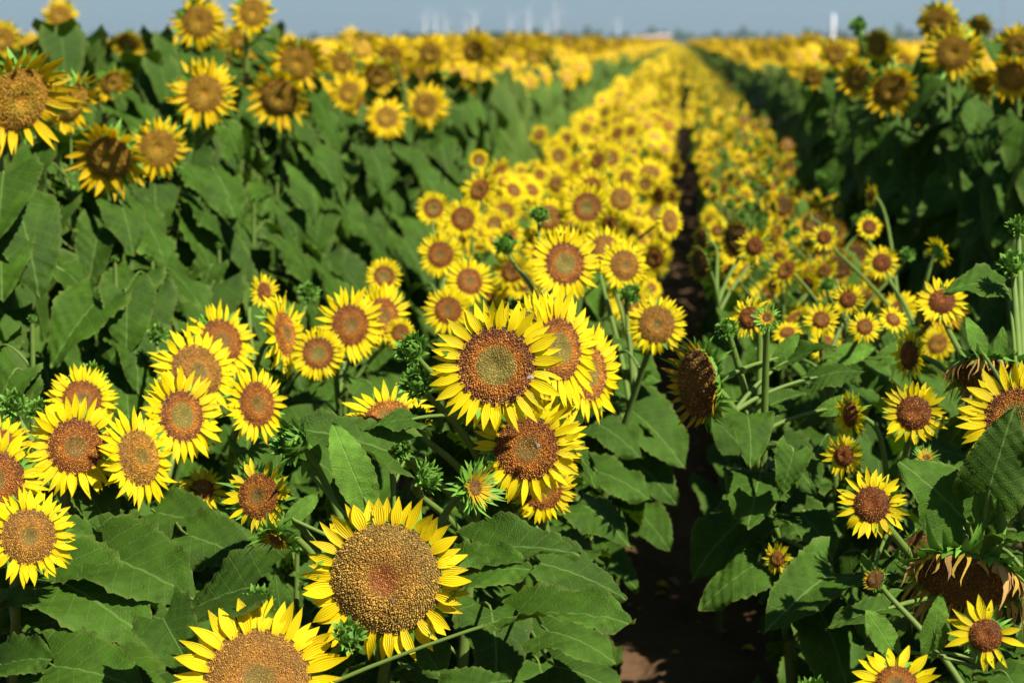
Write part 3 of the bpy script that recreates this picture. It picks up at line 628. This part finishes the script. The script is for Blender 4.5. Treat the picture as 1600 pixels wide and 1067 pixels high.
for i, (x, y, z, lb) in enumerate((
    (-.24, 3.9, .60, 'low leafy sunflower beside the bare path, nearest the bottom edge on the left side'),
    (-.24, 4.5, .70, 'low leafy sunflower left of the path under the orange-disc bloom'),
    (-.27, 5.1, .78, 'leafy budding sunflower at the left path edge further along'),
    (-.42, 3.7, .74, 'leafy budding sunflower under the heads right of the central bloom'),
    (-.75, 2.95, .62, 'low leafy sunflower filling the dark leaves at lower left'),
    (-.98, 3.2, .66, 'low leafy sunflower beneath the left brown discs'),
    (-.95, 3.9, .85, 'leafy budding sunflower between the left blooms and the tall wall'),
    (-1.12, 3.4, .85, 'leafy budding sunflower at the foot of the tall wall, left edge'),
    (-.72, 3.5, .80, 'leafy budding sunflower behind the single upward-looking bloom'),
    (-.45, 2.9, .58, 'low leafy sunflower between the two big golden heads at the bottom'),
    (.42, 3.7, .60, 'low leafy sunflower at the right path edge near the lone small bloom'),
    (.50, 3.3, .58, 'low leafy sunflower beneath the round bloom at lower right'),
    (.38, 4.5, .76, 'leafy budding sunflower right of the path behind the dried disc'),
    (.62, 3.6, .78, 'leafy budding sunflower behind the withered head'),
    (.55, 4.3, .86, 'leafy budding sunflower below the starry blooms'),
    (.80, 4.2, .95, 'leafy budding sunflower at the right edge in the thicket'),
    (.45, 4.9, .92, 'leafy budding sunflower right of the arched brown heads'),
    (.70, 4.9, 1.0, 'leafy budding sunflower below the bloom seen from behind'),
    (-.62, 4.3, .85, 'leafy budding sunflower behind the small round-faced left bloom'),
    (-.85, 4.8, .95, 'leafy budding sunflower by the tall wall below the overlapping pair'))):
    leafy(x, y, z, lb, GL if x < 0 else GR, seed=130 + i)
WH = ['at the left frame edge', 'in front of the biggest nodding head', 'beneath the wide tilted disc', 'below the ragged round skyline head', 'above the left blooms, mid wall',
      'beneath the folded-petal head', 'where the wall meets the narrow side-on bloom', 'further along above the overlapping pair', 'near the lowest hanging golden head', 'deep in the wall beside the yellow band']
for i in range(10):
    y = 3.55 + .48 * i
    leafy(-1.24 + .03 * math.sin(i * 2.3), y, 1.22 + .05 * math.sin(i * 1.7) + .012 * i, 'leafy budding tall sunflower ' + WH[i], GTL, 22, .25, 160 + i)
for p in PLANTS: build_plant(*p)
NCLOSE = len(PLANTS)

# ------------------------------------------------------------------ row plants: a few prototypes, copied down the rows
def head_m(c, n, r, rng, roll=None):
    x = Vector((0, 0, 1)).cross(n).normalized(); y = n.cross(x); ro = rng.uniform(0, 6.28)
    X = x * math.cos(ro) + y * math.sin(ro)
    return mat_from(X, n.cross(X), n, c, r)
def dirv(az, el):   # az 0 = towards the camera side (-Y), + = +X
    return Vector((math.sin(R(az)) * math.cos(R(el)), -math.cos(R(az)) * math.cos(R(el)), math.sin(R(el))))
def foliage(rng, n, zlo, zhi, L, spread, nu, nt, tint=1.0):
    ts = []
    for i in range(n):
        z = zlo + (zhi - zlo) * (i + .5) / n; a = i * 2.4 + rng.uniform(-.4, .4)
        if i % 3: a = -math.pi / 2 + rng.uniform(-1.5, 1.5)
        o = Vector((math.cos(a), math.sin(a), 0))
        l = L * rng.uniform(.75, 1.15) * (1 - .25 * (i / n) ** 3)
        b = o * l * spread * rng.uniform(.7, 1.2) + Vector((0, 0, z + l * .25))
        d = (o + Vector((rng.uniform(-.3, .3), rng.uniform(-.3, .3), -rng.uniform(.6, 1.9)))).normalized()
        X = d.cross(Vector((0, 0, 1)) + o * .3).normalized(); Z = X.cross(d)
        lf = leaf(rng, nu, nt, width=rng.uniform(.36, .45), droop=.5, wave=.035, tint=tint * rng.uniform(.8, 1.25), serr=.010 if nt > 8 else 0)
        ts.append(lf.tf(mat_from(X, d, Z, b, l)))
        ts.append(tube([Vector((0, 0, z - .02)), b * .5 + Vector((0, 0, z * .5 + .01)), b + d * l * .03], [.004, .0035, .002], 4 if nt > 8 else 3, GREEN_S * .8))
    return join(ts)
def spec_short(rng, side):
    """heads of a short branching plant: position, normal, radius, kind"""
    hs = []; n = rng.integers(6, 9) if side < 0 else rng.integers(5, 10)
    for i in range(n):
        x = rng.uniform(-.24, .24) if side < 0 else rng.uniform(-.18, .18); z = rng.uniform(.92, 1.30 if side < 0 else 1.22) - .30 * abs(x); y = rng.uniform(-.13, .13) - (.04 if side > 0 else 0)
        if side < 0: az, el = rng.normal(10, 28), rng.normal(10, 16); r = rng.uniform(.040, .076); k = rng.choice(['plain', 'hero', 'gold', 'gold', 'plain'])
        else: az, el = rng.normal(-20, 58), rng.normal(4, 30); r = rng.uniform(.028, .062); k = rng.choice(['small', 'smallred', 'few', 'smallred', 'drying', 'spiky', 'gold', 'smallred', 'small'])
        hs.append((Vector((x, y, z)), dirv(az, el), r, k))
    hs.append((Vector((rng.uniform(-.15, .15), 0, 1.16)), dirv(0, 50), .022, 'bud'))
    return hs
def spec_tall(rng, i, face=False):
    z = 1.58 + rng.uniform(-.15, .10)
    if face: return [(Vector((rng.uniform(-.15, .15), -.17, (rng.uniform(1.40, 1.68) if i % 3 else rng.uniform(1.25, 1.45)))), dirv(rng.normal(14, 15), rng.normal(6, 10)), rng.uniform(.09, .125), rng.choice(['tall', 'talldroop', 'tall']))]
    if i % 7 == 6: return [(Vector((0, -.02, z - .05)), dirv(0, 40), .035, 'bud')]
    return [(Vector((rng.uniform(-.05, .05), -.06, z)), dirv(rng.normal(14, 16), rng.normal(3, 11)), rng.uniform(.085, .12), rng.choice(['tall', 'talldroop', 'tall']))]
def stems_for(hs, rng, r=.010):
    top = max(h[0].z for h in hs); m = [Vector((0, 0, 0)), Vector((.01, 0, top * .35)), Vector((0, .01, top * .7)), Vector((0, 0, top - .12))]
    ts = [tube(m, [r, r * .9, r * .8, r * .6], 6)]
    for c, n, rr, k in hs:
        nk = c - n * rr * .3; s = Vector((0, 0, min(top - .13, max(.3, c.z - .12 - .5 * Vector((c.x, c.y)).length))))
        ts.append(tube(bez(s, s + (nk - s) * .4 + Vector((0, 0, .02)), nk - n * .06, nk, 7), [r * .5] * 7, 5))
    return join(ts)
def low_head(k, rng, q='low'):
    if k == 'bud': return bud(rng, low=True)
    return join(list(kind_parts(k, rng, q)))
PROTO = {'SL': [], 'SR': [], 'T': [], 'TF': []}; LOW = {'SL': [], 'SR': [], 'T': [], 'TF': []}; VLOW = {'SL': [], 'SR': [], 'T': [], 'TF': []}
rg = np.random.default_rng(77)
MIDH = {}
def mid_head(k):
    l = MIDH.setdefault(k, [])
    if len(l) < 2: l.append(to_mesh('flower_head', low_head(k, rg, 'mid') if k != 'bud' else bud(rg)))
    return l[int(rg.integers(len(l)))]
LOWH = {}
def lowh(k):
    l = LOWH.setdefault(k, [])
    if len(l) < 2: l.append(low_head(k, rg, 'low'))
    return l[int(rg.integers(len(l)))]
for key, cnt in (('SL', 9), ('SR', 9), ('T', 9), ('TF', 9)):
    for i in range(cnt):
        hs = spec_short(rg, -1 if key == 'SL' else 1) if key[0] != 'T' else spec_tall(rg, i, key == 'TF')
        ztop = 1.45 if key == 'TF' else 1.62 if key[0] == 'T' else 1.02 if key == 'SR' else 1.08
        fol = foliage(rg, 28 if key[0] == 'T' else 26 if key == 'SR' else 19, .3 if key[0] == 'T' else .2, ztop, .235 if key[0] == 'T' else .17, .5, 7, 15, 1.35 if key == 'SR' else 1.0)
        st = stems_for(hs, rg, .013 if key[0] == 'T' else .0075)
        PROTO[key].append((to_mesh('stem', st), to_mesh('foliage', fol), [(mid_head(k), head_m(c, n, r, rg)) for c, n, r, k in hs]))
        f2 = foliage(rg, 20 if key[0] == 'T' else 13, .35 if key[0] == 'T' else .3, 1.42 if key[0] == 'T' else .98 if key == 'SR' else 1.04, .25 if key[0] == 'T' else .19, .45, 3, 5, 1.35 if key == 'SR' else 1.0)
        LOW[key].append(join([f2] + [lowh(k).tf(head_m(c, n, r, rg)) for c, n, r, k in hs]))
        f3 = foliage(rg, 7, .5, 1.38 if key[0] == 'T' else .90 if key == 'SR' else 1.0, .34 if key[0] == 'T' else .25, .4, 3, 3)
        VLOW[key].append(join([f3] + [lowh(k).tf(head_m(c, n, r * 1.1, rg)) for c, n, r, k in hs]))

rnd = random.Random(11)
cands = []    # (depth, key, x, y, rot, scale)
def row(x, y0, y1, step, key, jx=.06, zs=(.93, 1.05)):
    y = y0
    while y < y1:
        st = step * (1 if y < 30 else 1.5 if y < 80 else 2.5)
        cands.append((y, key, x + rnd.gauss(0, jx), y + rnd.uniform(-.06, .06), rnd.uniform(-.3, .3), rnd.uniform(*zs)))
        y += st * rnd.uniform(.8, 1.2)
row(-.31, 5.2, 260, .22, 'SL', .035); row(-.56, 5.4, 260, .25, 'SL', .04)
row(.32, 5.4, 260, .24, 'SR', .04); row(.47, 4.7, 260, .26, 'SR', .04)
for k in range(24):
    x = -1.34 - .76 * k; y0 = 3.6 if k == 0 else max(4.2, abs(x) / .40)
    row(x, y0, 8 if k == 0 else 250 if k < 3 else 110, .30 if k < 4 else .42, 'T', .05, (.95, 1.05) if k else (.86, .92))
    if k < 2: row(x + .14, 8.0, 250, .16, 'TF', .06, (.97, 1.05))
for k in range(14):
    x = 1.18 + .76 * k; y0 = max(5.4, x / .19)
    row(x, y0, 9 if k == 0 else 250 if k < 3 else 110, .30 if k < 4 else .42, 'T', .05, (.93, 1.03) if k else (.90, .95))
    if k < 2: row(x - .06, 9, 250, .16, 'TF', .06, (.95, 1.04))
# the gap plants: leafy, without bloom, between the close ones
cands.sort()
GRP = {'SL': 'short sunflowers of the yellow band left of the path', 'SR': 'short sunflowers of the thicket right of the path'}
NIND = 300 - NCLOSE; nind = 0; rest = []
W1 = ['first', 'second', 'third', 'fourth', 'fifth', 'sixth', 'seventh', 'eighth', 'ninth', 'tenth', 'eleventh', 'twelfth', 'thirteenth', 'fourteenth', 'fifteenth', 'sixteenth', 'seventeenth', 'eighteenth', 'nineteenth']
def ordn(n): return W1[n - 1] if n < 20 else ['twentieth', 'thirtieth', 'fortieth', 'fiftieth', 'sixtieth', 'seventieth'][n // 10 - 2] if n % 10 == 0 else ['twenty', 'thirty', 'forty', 'fifty', 'sixty', 'seventy'][n // 10 - 2] + '-' + W1[n % 10 - 1]
NUM = ['no', 'one', 'two', 'three', 'four', 'five', 'six', 'seven', 'eight', 'nine', 'ten', 'eleven', 'twelve']
CNT = {}
def lab(key, x, y, nb):
    a = abs(x)
    if key[0] == 'S': rk = (key, 'inner' if a < .48 else 'outer')
    else: rk = ('T', 'left' if x < 0 else 'right', W1[max(0, min(8, int(round((a - (1.3 if x < 0 else 1.16)) / .76))))])
    n = CNT[rk] = CNT.get(rk, 0) + 1
    if key == 'SL': return '%s-bloomed short sunflower, %s from the front in the %s yellow row left of path' % (NUM[nb], ordn(n), rk[1])
    if key == 'SR': return '%s-bloomed short sunflower, %s from the front in the %s row right of path' % (NUM[nb], ordn(n), rk[1])
    return '%s tall sunflower, %s from the front in the %s row of the %s wall' % ('leafy budding' if nb == 0 else 'golden nodding', ordn(n), rk[2], rk[1])
for c in cands:
    y, key, x, yy, ro, s = c
    # frame and rank: front rows first
    depth = y * (1.0 if abs(x) < 1.7 else 1.45)
    if abs(x) > 3.2 and y > 9: depth = 99
    if key == 'T' and y < 8.1 and -1.8 < x < -1.1: x -= .20; c = (y, key, x, yy, ro, s)
    if key == 'T' and y < 10 and 1.8 < abs(x) < 2.6: s *= 1.06; c = (y, key, x, yy, ro, s)
    q = proj((x, yy, 1.2))
    if depth < 17.5 and nind < NIND and q and -250 < q[0] < 1900:
        i = rnd.randrange(len(PROTO[key])); stm, fol, hs = PROTO[key][i]
        nbl = sum(1 for me, m in hs if me.name.startswith('flower_head')) if not (key[0] == 'T' and y < 8) else 0
        r = thing('sunflower', (x, yy, 0), lab(key, x, yy, nbl), 'sunflower', GRP.get(key, ('tall sunflowers down the left wall' if x < 0 else 'tall sunflowers down the right wall')))
        r.rotation_euler = (0, 0, ro); r.scale = (s, s, s)
        obj('stem', stm, r); obj('foliage', fol, r)
        M = Matrix.Translation((x, yy, 0)) @ Matrix.Rotation(ro, 4, 'Z') @ Matrix.Scale(s, 4)
        for me, m in hs:
            if y < 8 and key[0] == 'T':          # young plants between the listed tall ones: bud hidden in the leaves
                p = M @ m.translation
                obj('flower_bud', BUDS[i % 4], r, Matrix.Translation((0, 0, 1.5)) @ Matrix.Scale(.035, 4)); continue
            p = M @ m.translation
            if blocked((p,)): continue
            obj('flower_head' if me.name.startswith('flower_head') else 'flower_bud', me, r, m)
        nind += 1
    else: rest.append(c)
V = {'near': [], 'far': []}
for y, key, x, yy, ro, s in rest:
    t = rnd.choice((LOW if y < 45 and abs(x) < 8 else VLOW)[key])
    V['near'].append(t.tf(Matrix.Translation((x, yy, 0)) @ Matrix.Rotation(ro, 4, 'Z') @ Matrix.Scale(s, 4), rnd.uniform(.85, 1.1)))
fo = obj('sunflower_field', to_mesh('sunflower_field', join(V['near'])))
tag(fo, 'endless blurred sunflowers of the far rows running to the horizon', 'sunflower field', kind='stuff')
print('individual sunflowers', NCLOSE + nind, 'rest', len(rest), 'faces', len(fo.data.polygons))

# ------------------------------------------------------------------ ground
def mat_soil():
    m, n, ns, ls = newmat('dry brown soil')
    out = N(ns, 'ShaderNodeOutputMaterial'); b = N(ns, 'ShaderNodeBsdfPrincipled'); b.inputs['Roughness'].default_value = .95
    b.inputs['Specular IOR Level'].default_value = .15
    tc = N(ns, 'ShaderNodeTexCoord')
    n1 = N(ns, 'ShaderNodeTexNoise'); n1.inputs['Scale'].default_value = 6; n1.inputs['Detail'].default_value = 8; ls.new(tc.outputs['Object'], n1.inputs['Vector'])
    n2 = N(ns, 'ShaderNodeTexVoronoi'); n2.inputs['Scale'].default_value = 35; ls.new(tc.outputs['Object'], n2.inputs['Vector'])
    c = mix_(ns, ls, n1.outputs[0], (.038, .021, .009), (.14, .078, .036)); ls.new(c, b.inputs['Base Color'])
    bp = N(ns, 'ShaderNodeBump'); bp.inputs['Strength'].default_value = .9; bp.inputs['Distance'].default_value = .02
    h = math_(ns, ls, 'ADD', n1.outputs[0], math_(ns, ls, 'MULTIPLY', n2.outputs[0], .4)); ls.new(h, bp.inputs['Height']); ls.new(bp.outputs[0], b.inputs['Normal'])
    ls.new(b.outputs[0], out.inputs[0]); return m
soil = mat_soil()
gs = 12000.0
g = T([(-gs, -200, 0), (gs, -200, 0), (gs, gs, 0), (-gs, gs, 0)], [(0, 1, 2, 3)], 0, (1, 1, 1))
tag(obj('ground', to_mesh('ground', g, [soil])), kind='structure')
rs = np.random.default_rng(3); ny, nx = 700, 90
X, Yg = np.meshgrid(np.linspace(-1.15, 1.15, nx), np.linspace(1.0, 22, ny))
def vn(sc):
    a = rs.random((int(21 * sc) + 3, int(2.4 * sc) + 3)); yi = (Yg - 1) * sc; xi = (X + 1.15) * sc
    y0 = yi.astype(int); x0 = xi.astype(int); fy = yi - y0; fx = xi - x0; fy = fy * fy * (3 - 2 * fy); fx = fx * fx * (3 - 2 * fx)
    return (a[y0, x0] * (1 - fx) + a[y0, x0 + 1] * fx) * (1 - fy) + (a[y0 + 1, x0] * (1 - fx) + a[y0 + 1, x0 + 1] * fx) * fy
Z = .012 + .05 * vn(2) + .04 * vn(6) + .035 * vn(16); Z = Z * np.clip((1.15 - np.abs(X)) / .15, 0, 1) + .004
pt = T(np.stack([X, Yg, Z], -1).reshape(-1, 3), gridq(ny, nx), 0, (1, 1, 1))
tag(obj('path', to_mesh('path', pt, [soil])), kind='structure')

# fallen petals and dry leaf scraps on the soil
rl = np.random.default_rng(21); lt = []
for k in range(170):
    x_, y_ = rl.uniform(-.5, .55), rl.uniform(3.5, 12); a_ = rl.uniform(0, 6.28); s_ = rl.uniform(.015, .05)
    iz = Z[min(ny - 1, int((y_ - 1) / 21 * (ny - 1))), min(nx - 1, int((x_ + 1.15) / 2.3 * (nx - 1)))] + .012
    dry = rl.random() < .55; c_ = np.array((.30, .19, .09)) * rl.uniform(.5, 1.1) if dry else np.array((.80, .50, .02)) * rl.uniform(.6, 1)
    pr = np.array([(-.25, 0, 0), (0, .0, .0), (.25, 0, 0), (-.3, .5, .18), (0, .5, .08), (.3, .5, .2), (-.03, 1, 0), (0, 1, 0), (.03, 1, 0.)]) * s_
    lt.append(T(pr, gridq(3, 3), PET, c_).tf(Matrix.Translation((x_, y_, iz)) @ Euler((rl.normal(0, .3), rl.normal(0, .3), a_)).to_matrix().to_4x4()))
tag(obj('ground_litter', to_mesh('ground_litter', join(lt))), 'fallen yellow petals and dry leaf scraps scattered on the bare path', 'litter', kind='stuff')

# ------------------------------------------------------------------ far background
def bw(px, Y): return P(px, 62, Y).x
white = mat_plain('white painted steel', (.75, .76, .76), .5, .05, attr=False)
greymat = mat_plain('grey steel', (.28, .29, .30), .6, .1, attr=False)
GT = 'wind turbines far beyond the field'
def turbine(px, toppx, Y, rot, where):
    x = bw(px, Y); H = (62 - toppx) / F * Y * 1.0 + CAMZ; H = max(H, 30)
    root = thing('wind_turbine', (x, Y, 0), where, 'wind turbine', GT)
    t = tube([Vector((0, 0, 0)), Vector((0, 0, H * .5)), Vector((0, 0, H))], [H * .075, H * .06, H * .045], 10, (1, 1, 1), 0)
    obj('tower', to_mesh('tower', t, [white]), root)
    b = H * .035
    nb = tube([Vector((0, b * 2.5, H)), Vector((0, b * 1, H)), Vector((0, -b * 2, H)), Vector((0, -b * 2.6, H))], [b * .5, b, b * .9, b * .2], 8, (1, 1, 1), 0)
    obj('nacelle', to_mesh('nacelle', nb, [white]), root)
    for k in range(3):
        a = R(rot + 120 * k); d = Vector((math.sin(a), 0, math.cos(a))); s = Vector((0, -b * 2.3, H)); Lb = H * .5
        tb = tube([s, s + d * Lb * .2, s + d * Lb * .6, s + d * Lb], [b * .35, b * .6, b * .35, b * .08], 6, (1, 1, 1), 0)
        obj('blade', to_mesh('blade', tb, [white]), root)
for i, (px, tp, wh) in enumerate(((664, 26, 'leftmost pale wind turbine on the hazy horizon'), (680, 24, 'pale wind turbine second from the left on the horizon'),
        (696, 32, 'short faint wind turbine third from the left on the horizon'), (728, 34, 'faint wind turbine just left of a taller one on the horizon'),
        (742, 22, 'tall pale wind turbine above the left tree line'), (798, 30, 'pale wind turbine above the low green trees'),
        (825, 20, 'wind turbine just left of the round dark tree'), (855, 36, 'faint wind turbine between round dark tree and mast'),
        (869, 18, 'clear pale wind turbine beside the lattice mast'), (965, 34, 'faint wind turbine alone right of the mast'))):
    turbine(px, tp, 5200, 17 + 41 * i, wh)
# lattice mast: four legs and bracing
def mast(px, top, Y, label, w0=6):
    x = bw(px, Y); H = (62 - top) / F * Y
    root = thing('radio_mast', (x, Y, 0), label, 'mast'); ts = []
    for sx, sy in ((-1, -1), (1, -1), (1, 1), (-1, 1)):
        obj('mast_leg', to_mesh('mast_leg', tube([Vector((sx * w0, sy * w0, 0)), Vector((sx * .8, sy * .8, H))], [w0 * .12, w0 * .08], 5, (1, 1, 1), 0), [greymat]), root)
    for k in range(14):
        f0, f1 = k / 14, (k + 1) / 14; a0 = w0 + (.8 - w0) * f0; a1 = w0 + (.8 - w0) * f1
        for (p, q) in (((-1, -1), (1, -1)), ((1, -1), (1, 1)), ((1, 1), (-1, 1)), ((-1, 1), (-1, -1))):
            ts.append(tube([Vector((p[0] * a0, p[1] * a0, H * f0)), Vector((q[0] * a1, q[1] * a1, H * f1))], [.35, .35], 4, (1, 1, 1), 0))
    obj('bracing', to_mesh('bracing', join(ts), [greymat]), root)
mast(873, 2, 3000, 'thin grey lattice radio mast rising beside a turbine on the horizon', 4)
mast(1565, -6, 3000, 'very faint thin mast in the sky above the right wall', 2)
# white silo tower on the right horizon
Y = 900; x = bw(1301, Y); H = (62 - 23) / F * Y + CAMZ; r = 3.2 / F * Y
root = thing('silo_tower', (x, Y, 0), 'white cylindrical tower standing on the horizon at right', 'tower')
obj('shaft', to_mesh('shaft', tube([Vector((0, 0, 0)), Vector((0, 0, H * .93)), Vector((0, 0, H * .935))], [r, r, r * .98], 24, (1, 1, 1), 0), [white]), root)
obj('cap', to_mesh('cap', tube([Vector((0, 0, H * .935)), Vector((0, 0, H * .95)), Vector((0, 0, H * .985)), Vector((0, 0, H))], [r * 1.05, r * 1.05, r * .5, .05], 24, (1, 1, 1), 0), [white]), root)
# barns
wallm = mat_plain('pale barn wall', (.40, .36, .30), .8, .1, attr=False); roofm = mat_plain('pinkish sheet roof', (.42, .32, .27), .6, .1, attr=False); doorm = mat_plain('dark barn door', (.10, .09, .08), .7, .1, attr=False)
def barn(px0, px1, Y, h, label):
    xa, xb = bw(px0, Y), bw(px1, Y); w_ = xb - xa; d = w_ * .6; root = thing('barn', ((xa + xb) / 2, Y, 0), label, 'barn')
    a = w_ / 2; b = d / 2
    Vb = [(-a, -b, 0), (a, -b, 0), (a, b, 0), (-a, b, 0), (-a, -b, h), (a, -b, h), (a, b, h), (-a, b, h), (-a, 0, h * 1.45), (a, 0, h * 1.45)]
    obj('wall', to_mesh('wall', T(Vb, [(0, 1, 5, 4), (1, 2, 6, 5), (2, 3, 7, 6), (3, 0, 4, 7), (4, 8, 7, 4), (5, 6, 9, 5)][:4], 0, (1, 1, 1)), [wallm]), root)
    gb = bpy.data.meshes.new('gable'); gb.from_pydata([Vb[4], Vb[7], Vb[8], Vb[5], Vb[6], Vb[9]], [], [(0, 2, 1), (3, 4, 5)]); gb.materials.append(wallm); obj('gable', gb, root)
    o = .6; rb = bpy.data.meshes.new('roof')
    rb.from_pydata([(-a - o, -b - o, h * .97), (a + o, -b - o, h * .97), (a + o, 0, h * 1.47), (-a - o, 0, h * 1.47), (a + o, b + o, h * .97), (-a - o, b + o, h * .97)], [], [(0, 1, 2, 3), (3, 2, 4, 5)])
    rb.materials.append(roofm); obj('roof', rb, root)
    for k in (-.5, .4):
        db = bpy.data.meshes.new('door'); x0 = k * a; db.from_pydata([(x0 - 2, -b - .05, .02), (x0 + 2, -b - .05, .02), (x0 + 2, -b - .05, h * .75), (x0 - 2, -b - .05, h * .75)], [], [(0, 1, 2, 3)]); db.materials.append(doorm); obj('door', db, root)
barn(1008, 1022, 1000, 2.8, 'small pale barn left of the larger one at the vanishing point')
barn(1026, 1046, 980, 3.2, 'larger pale barn with pinkish roof at the vanishing point')
barn(985, 1003, 1010, 2.4, 'low pale shed leftmost of the farm buildings')
# trees
barkm = mat_plain('bark', (.10, .07, .05), .9, .3, attr=False, nscale=3)
crownm = mat_plain('tree leaves', None, .7, .3, .15, .2, nscale=2)
def tree(px, toppx, Y, wpx, label, seed, group=None, col_=(.05, .10, .03)):
    rng = np.random.default_rng(seed); x = bw(px, Y); H = (62 - toppx) / F * Y + CAMZ; W = wpx / F * Y / 2
    root = thing('tree', (x, Y, 0), label, 'tree', group)
    ts = [tube([Vector((0, 0, 0)), Vector((.1, 0, H * .3)), Vector((0, .1, H * .7))], [H * .04, H * .03, H * .012], 7, (1, 1, 1), 0)]
    for k in range(5):
        a = k * 1.3; s = Vector((0, 0, H * (.22 + .07 * k))); ts.append(tube([s, s + Vector((math.cos(a) * W * .5, math.sin(a) * W * .5, H * .25))], [H * .014, H * .005], 5, (1, 1, 1), 0))
    obj('trunk', to_mesh('trunk', join(ts), [barkm]), root)
    n = 900; nb = 9; cl = [(rng.normal(0, .45) * W, rng.normal(0, .45) * W, H * rng.uniform(.35, .85), rng.uniform(.3, .5) * W) for _ in range(nb)] + [(0, 0, H * .75, W * .45)]
    Vv = []; 
    for k in range(n):
        cx, cy, cz, cr = cl[k % len(cl)]; d = rng.normal(0, 1, 3); d /= np.linalg.norm(d); rr = cr * rng.uniform(.5, 1.05); c = np.array((cx, cy, cz)) + d * rr * np.array((1, 1, min(1, H * .25 / cr)))
        c[2] = min(c[2], H); s = W * .10 * rng.uniform(.6, 1.4); e1 = rng.normal(0, 1, 3); e1 /= np.linalg.norm(e1); e2 = np.cross(e1, rng.normal(0, 1, 3)); e2 /= np.linalg.norm(e2)
        Vv += [c - e1 * s, c + e2 * s * .6, c + e1 * s, c - e2 * s * .6]
    C = np.repeat(np.array(col_)[None] * rng.uniform(.6, 1.4, (n, 1)), 4, 0)
    obj('crown', to_mesh('crown', T(Vv, np.arange(n * 4).reshape(-1, 4), 0, C), [crownm]), root)
tree(836, 44, 700, 26, 'round dark tree standing above the far yellow band', 1)
k = 0
for px, tp, wp, Y in ((815, 56, 22, 760), (795, 52, 34, 770), (768, 53, 36, 730), (738, 55, 32, 760), (712, 57, 26, 750), (683, 55, 34, 780), (652, 56, 30, 740), (620, 57, 24, 760), (590, 58, 24, 760), (560, 58, 26, 770), (528, 59, 22, 740), (858, 56, 26, 800)):
    k += 1; tree(px, tp - 3, Y, wp, 'low green tree, %s to the left of the round dark tree on the horizon' % W1[k - 1] if px < 830 else 'low green tree just right of the round dark tree', 10 + k, 'low trees on the left horizon' if px < 830 else None, (.07, .12, .03))
# far wood along the horizon: one mass
rng = np.random.default_rng(9); n = 9000; Vv = []
for k in range(n):
    Yk = rng.uniform(1900, 2300); pxk = rng.uniform(-300, 1900); hmax = (7.5 + 3 * math.sin(pxk * .05) + 3 * math.sin(pxk * .13 + 1) + 3 * math.sin(pxk * .31)) * (1.0 if pxk > 850 else .7)
    c = np.array((bw(pxk, Yk), Yk, rng.uniform(0, max(1.5, hmax)))); s = rng.uniform(2, 5); a = rng.uniform(0, 3.14)
    e1 = np.array((math.cos(a), math.sin(a) * .4, rng.normal(0, .3))) * s; e2 = np.array((rng.normal(0, .3), rng.normal(0, .3), 1.)) * s * .5
    Vv += [c - e1 - e2 * .2, c + e2 - e1 * .2, c + e1, c - e2]
C = np.repeat(np.array((.04, .08, .035))[None] * rng.uniform(.6, 1.4, (n, 1)), 4, 0)
tag(obj('far_woods', to_mesh('far_woods', T(Vv, np.arange(n * 4).reshape(-1, 4), 0, C), [crownm])), 'bluish line of far woods along the horizon', 'woods', kind='stuff')

# ------------------------------------------------------------------ bees on the discs
beem = mat_plain('bee body', None, .6, .2, nscale=30); wingm = mat_plain('bee wings', (.35, .33, .30), .3, .1, .5, attr=False)
def bee(px, py, Y, label, rot):
    c = P(px, py, Y); root = thing('honey_bee', c, label, 'bee', None); root.rotation_euler = (R(-80), rot, 0) ; root.rotation_euler = (R(70), 0, rot)
    zs = np.linspace(-.0065, .0065, 12); prof = [.0004, .0016, .0024, .0027, .0026, .0022, .0013, .0020, .0023, .0018, .0016, .0005]
    t = tube([Vector((0, z, 0)) for z in zs], prof, 10, (1, 1, 1), 0)
    t.C = np.repeat(np.array([(.03, .02, .01) if i % 2 else (.30, .16, .03) for i in range(12)]), 10, 0)
    obj('body', to_mesh('body', t, [beem]), root)
    for s in (-1, 1):
        wb = T([(0, .002, .0015), (s * .004, .001, .003), (s * .007, -.004, .0035), (s * .002, -.004, .003)], [(0, 1, 2, 3)], 0, (1, 1, 1)); obj('wing', to_mesh('wing', wb, [wingm]), root)
        for q in range(3):
            obj('leg', to_mesh('leg', tube([Vector((s * .001, .002 - q * .0015, -.001)), Vector((s * .003, .002 - q * .0018, -.001)), Vector((s * .0045, .002 - q * .0022, -.0035))], [.0003, .00025, .0002], 4, (.02, .015, .01), 0), [beem]), root)
bee(827, 588, 2.965, 'small dark bee at the right rim of the central disc', .6)
bee(612, 938, 2.69, 'small dark bee near the middle of the widest golden disc', 2.2)
bee(838, 695, 3.055, 'pale-winged bee on the brown disc under the central bloom', 1.2)

# ------------------------------------------------------------------ haze: one closed box of air
hz = bpy.data.materials.new('haze'); hz.use_nodes = True; n_ = hz.node_tree; n_.nodes.clear()
o_ = n_.nodes.new('ShaderNodeOutputMaterial'); v_ = n_.nodes.new('ShaderNodeVolumePrincipled')
v_.inputs['Color'].default_value = (.62, .80, .98, 1); v_.inputs['Density'].default_value = .00016; v_.inputs['Anisotropy'].default_value = .2
n_.links.new(v_.outputs[0], o_.inputs['Volume'])
me = bpy.data.meshes.new('haze'); x0, x1, y0, y1, z0, z1 = -5000, 5000, -300, 7000, -1, 260
me.from_pydata([(x, y, z) for z in (z0, z1) for y in (y0, y1) for x in (x0, x1)], [], [(0, 2, 3, 1), (4, 5, 7, 6), (0, 1, 5, 4), (2, 6, 7, 3), (0, 4, 6, 2), (1, 3, 7, 5)])
me.materials.append(hz); hob = obj('haze', me); tag(hob, 'thin pale blue summer haze over the far horizon', 'haze', kind='stuff')
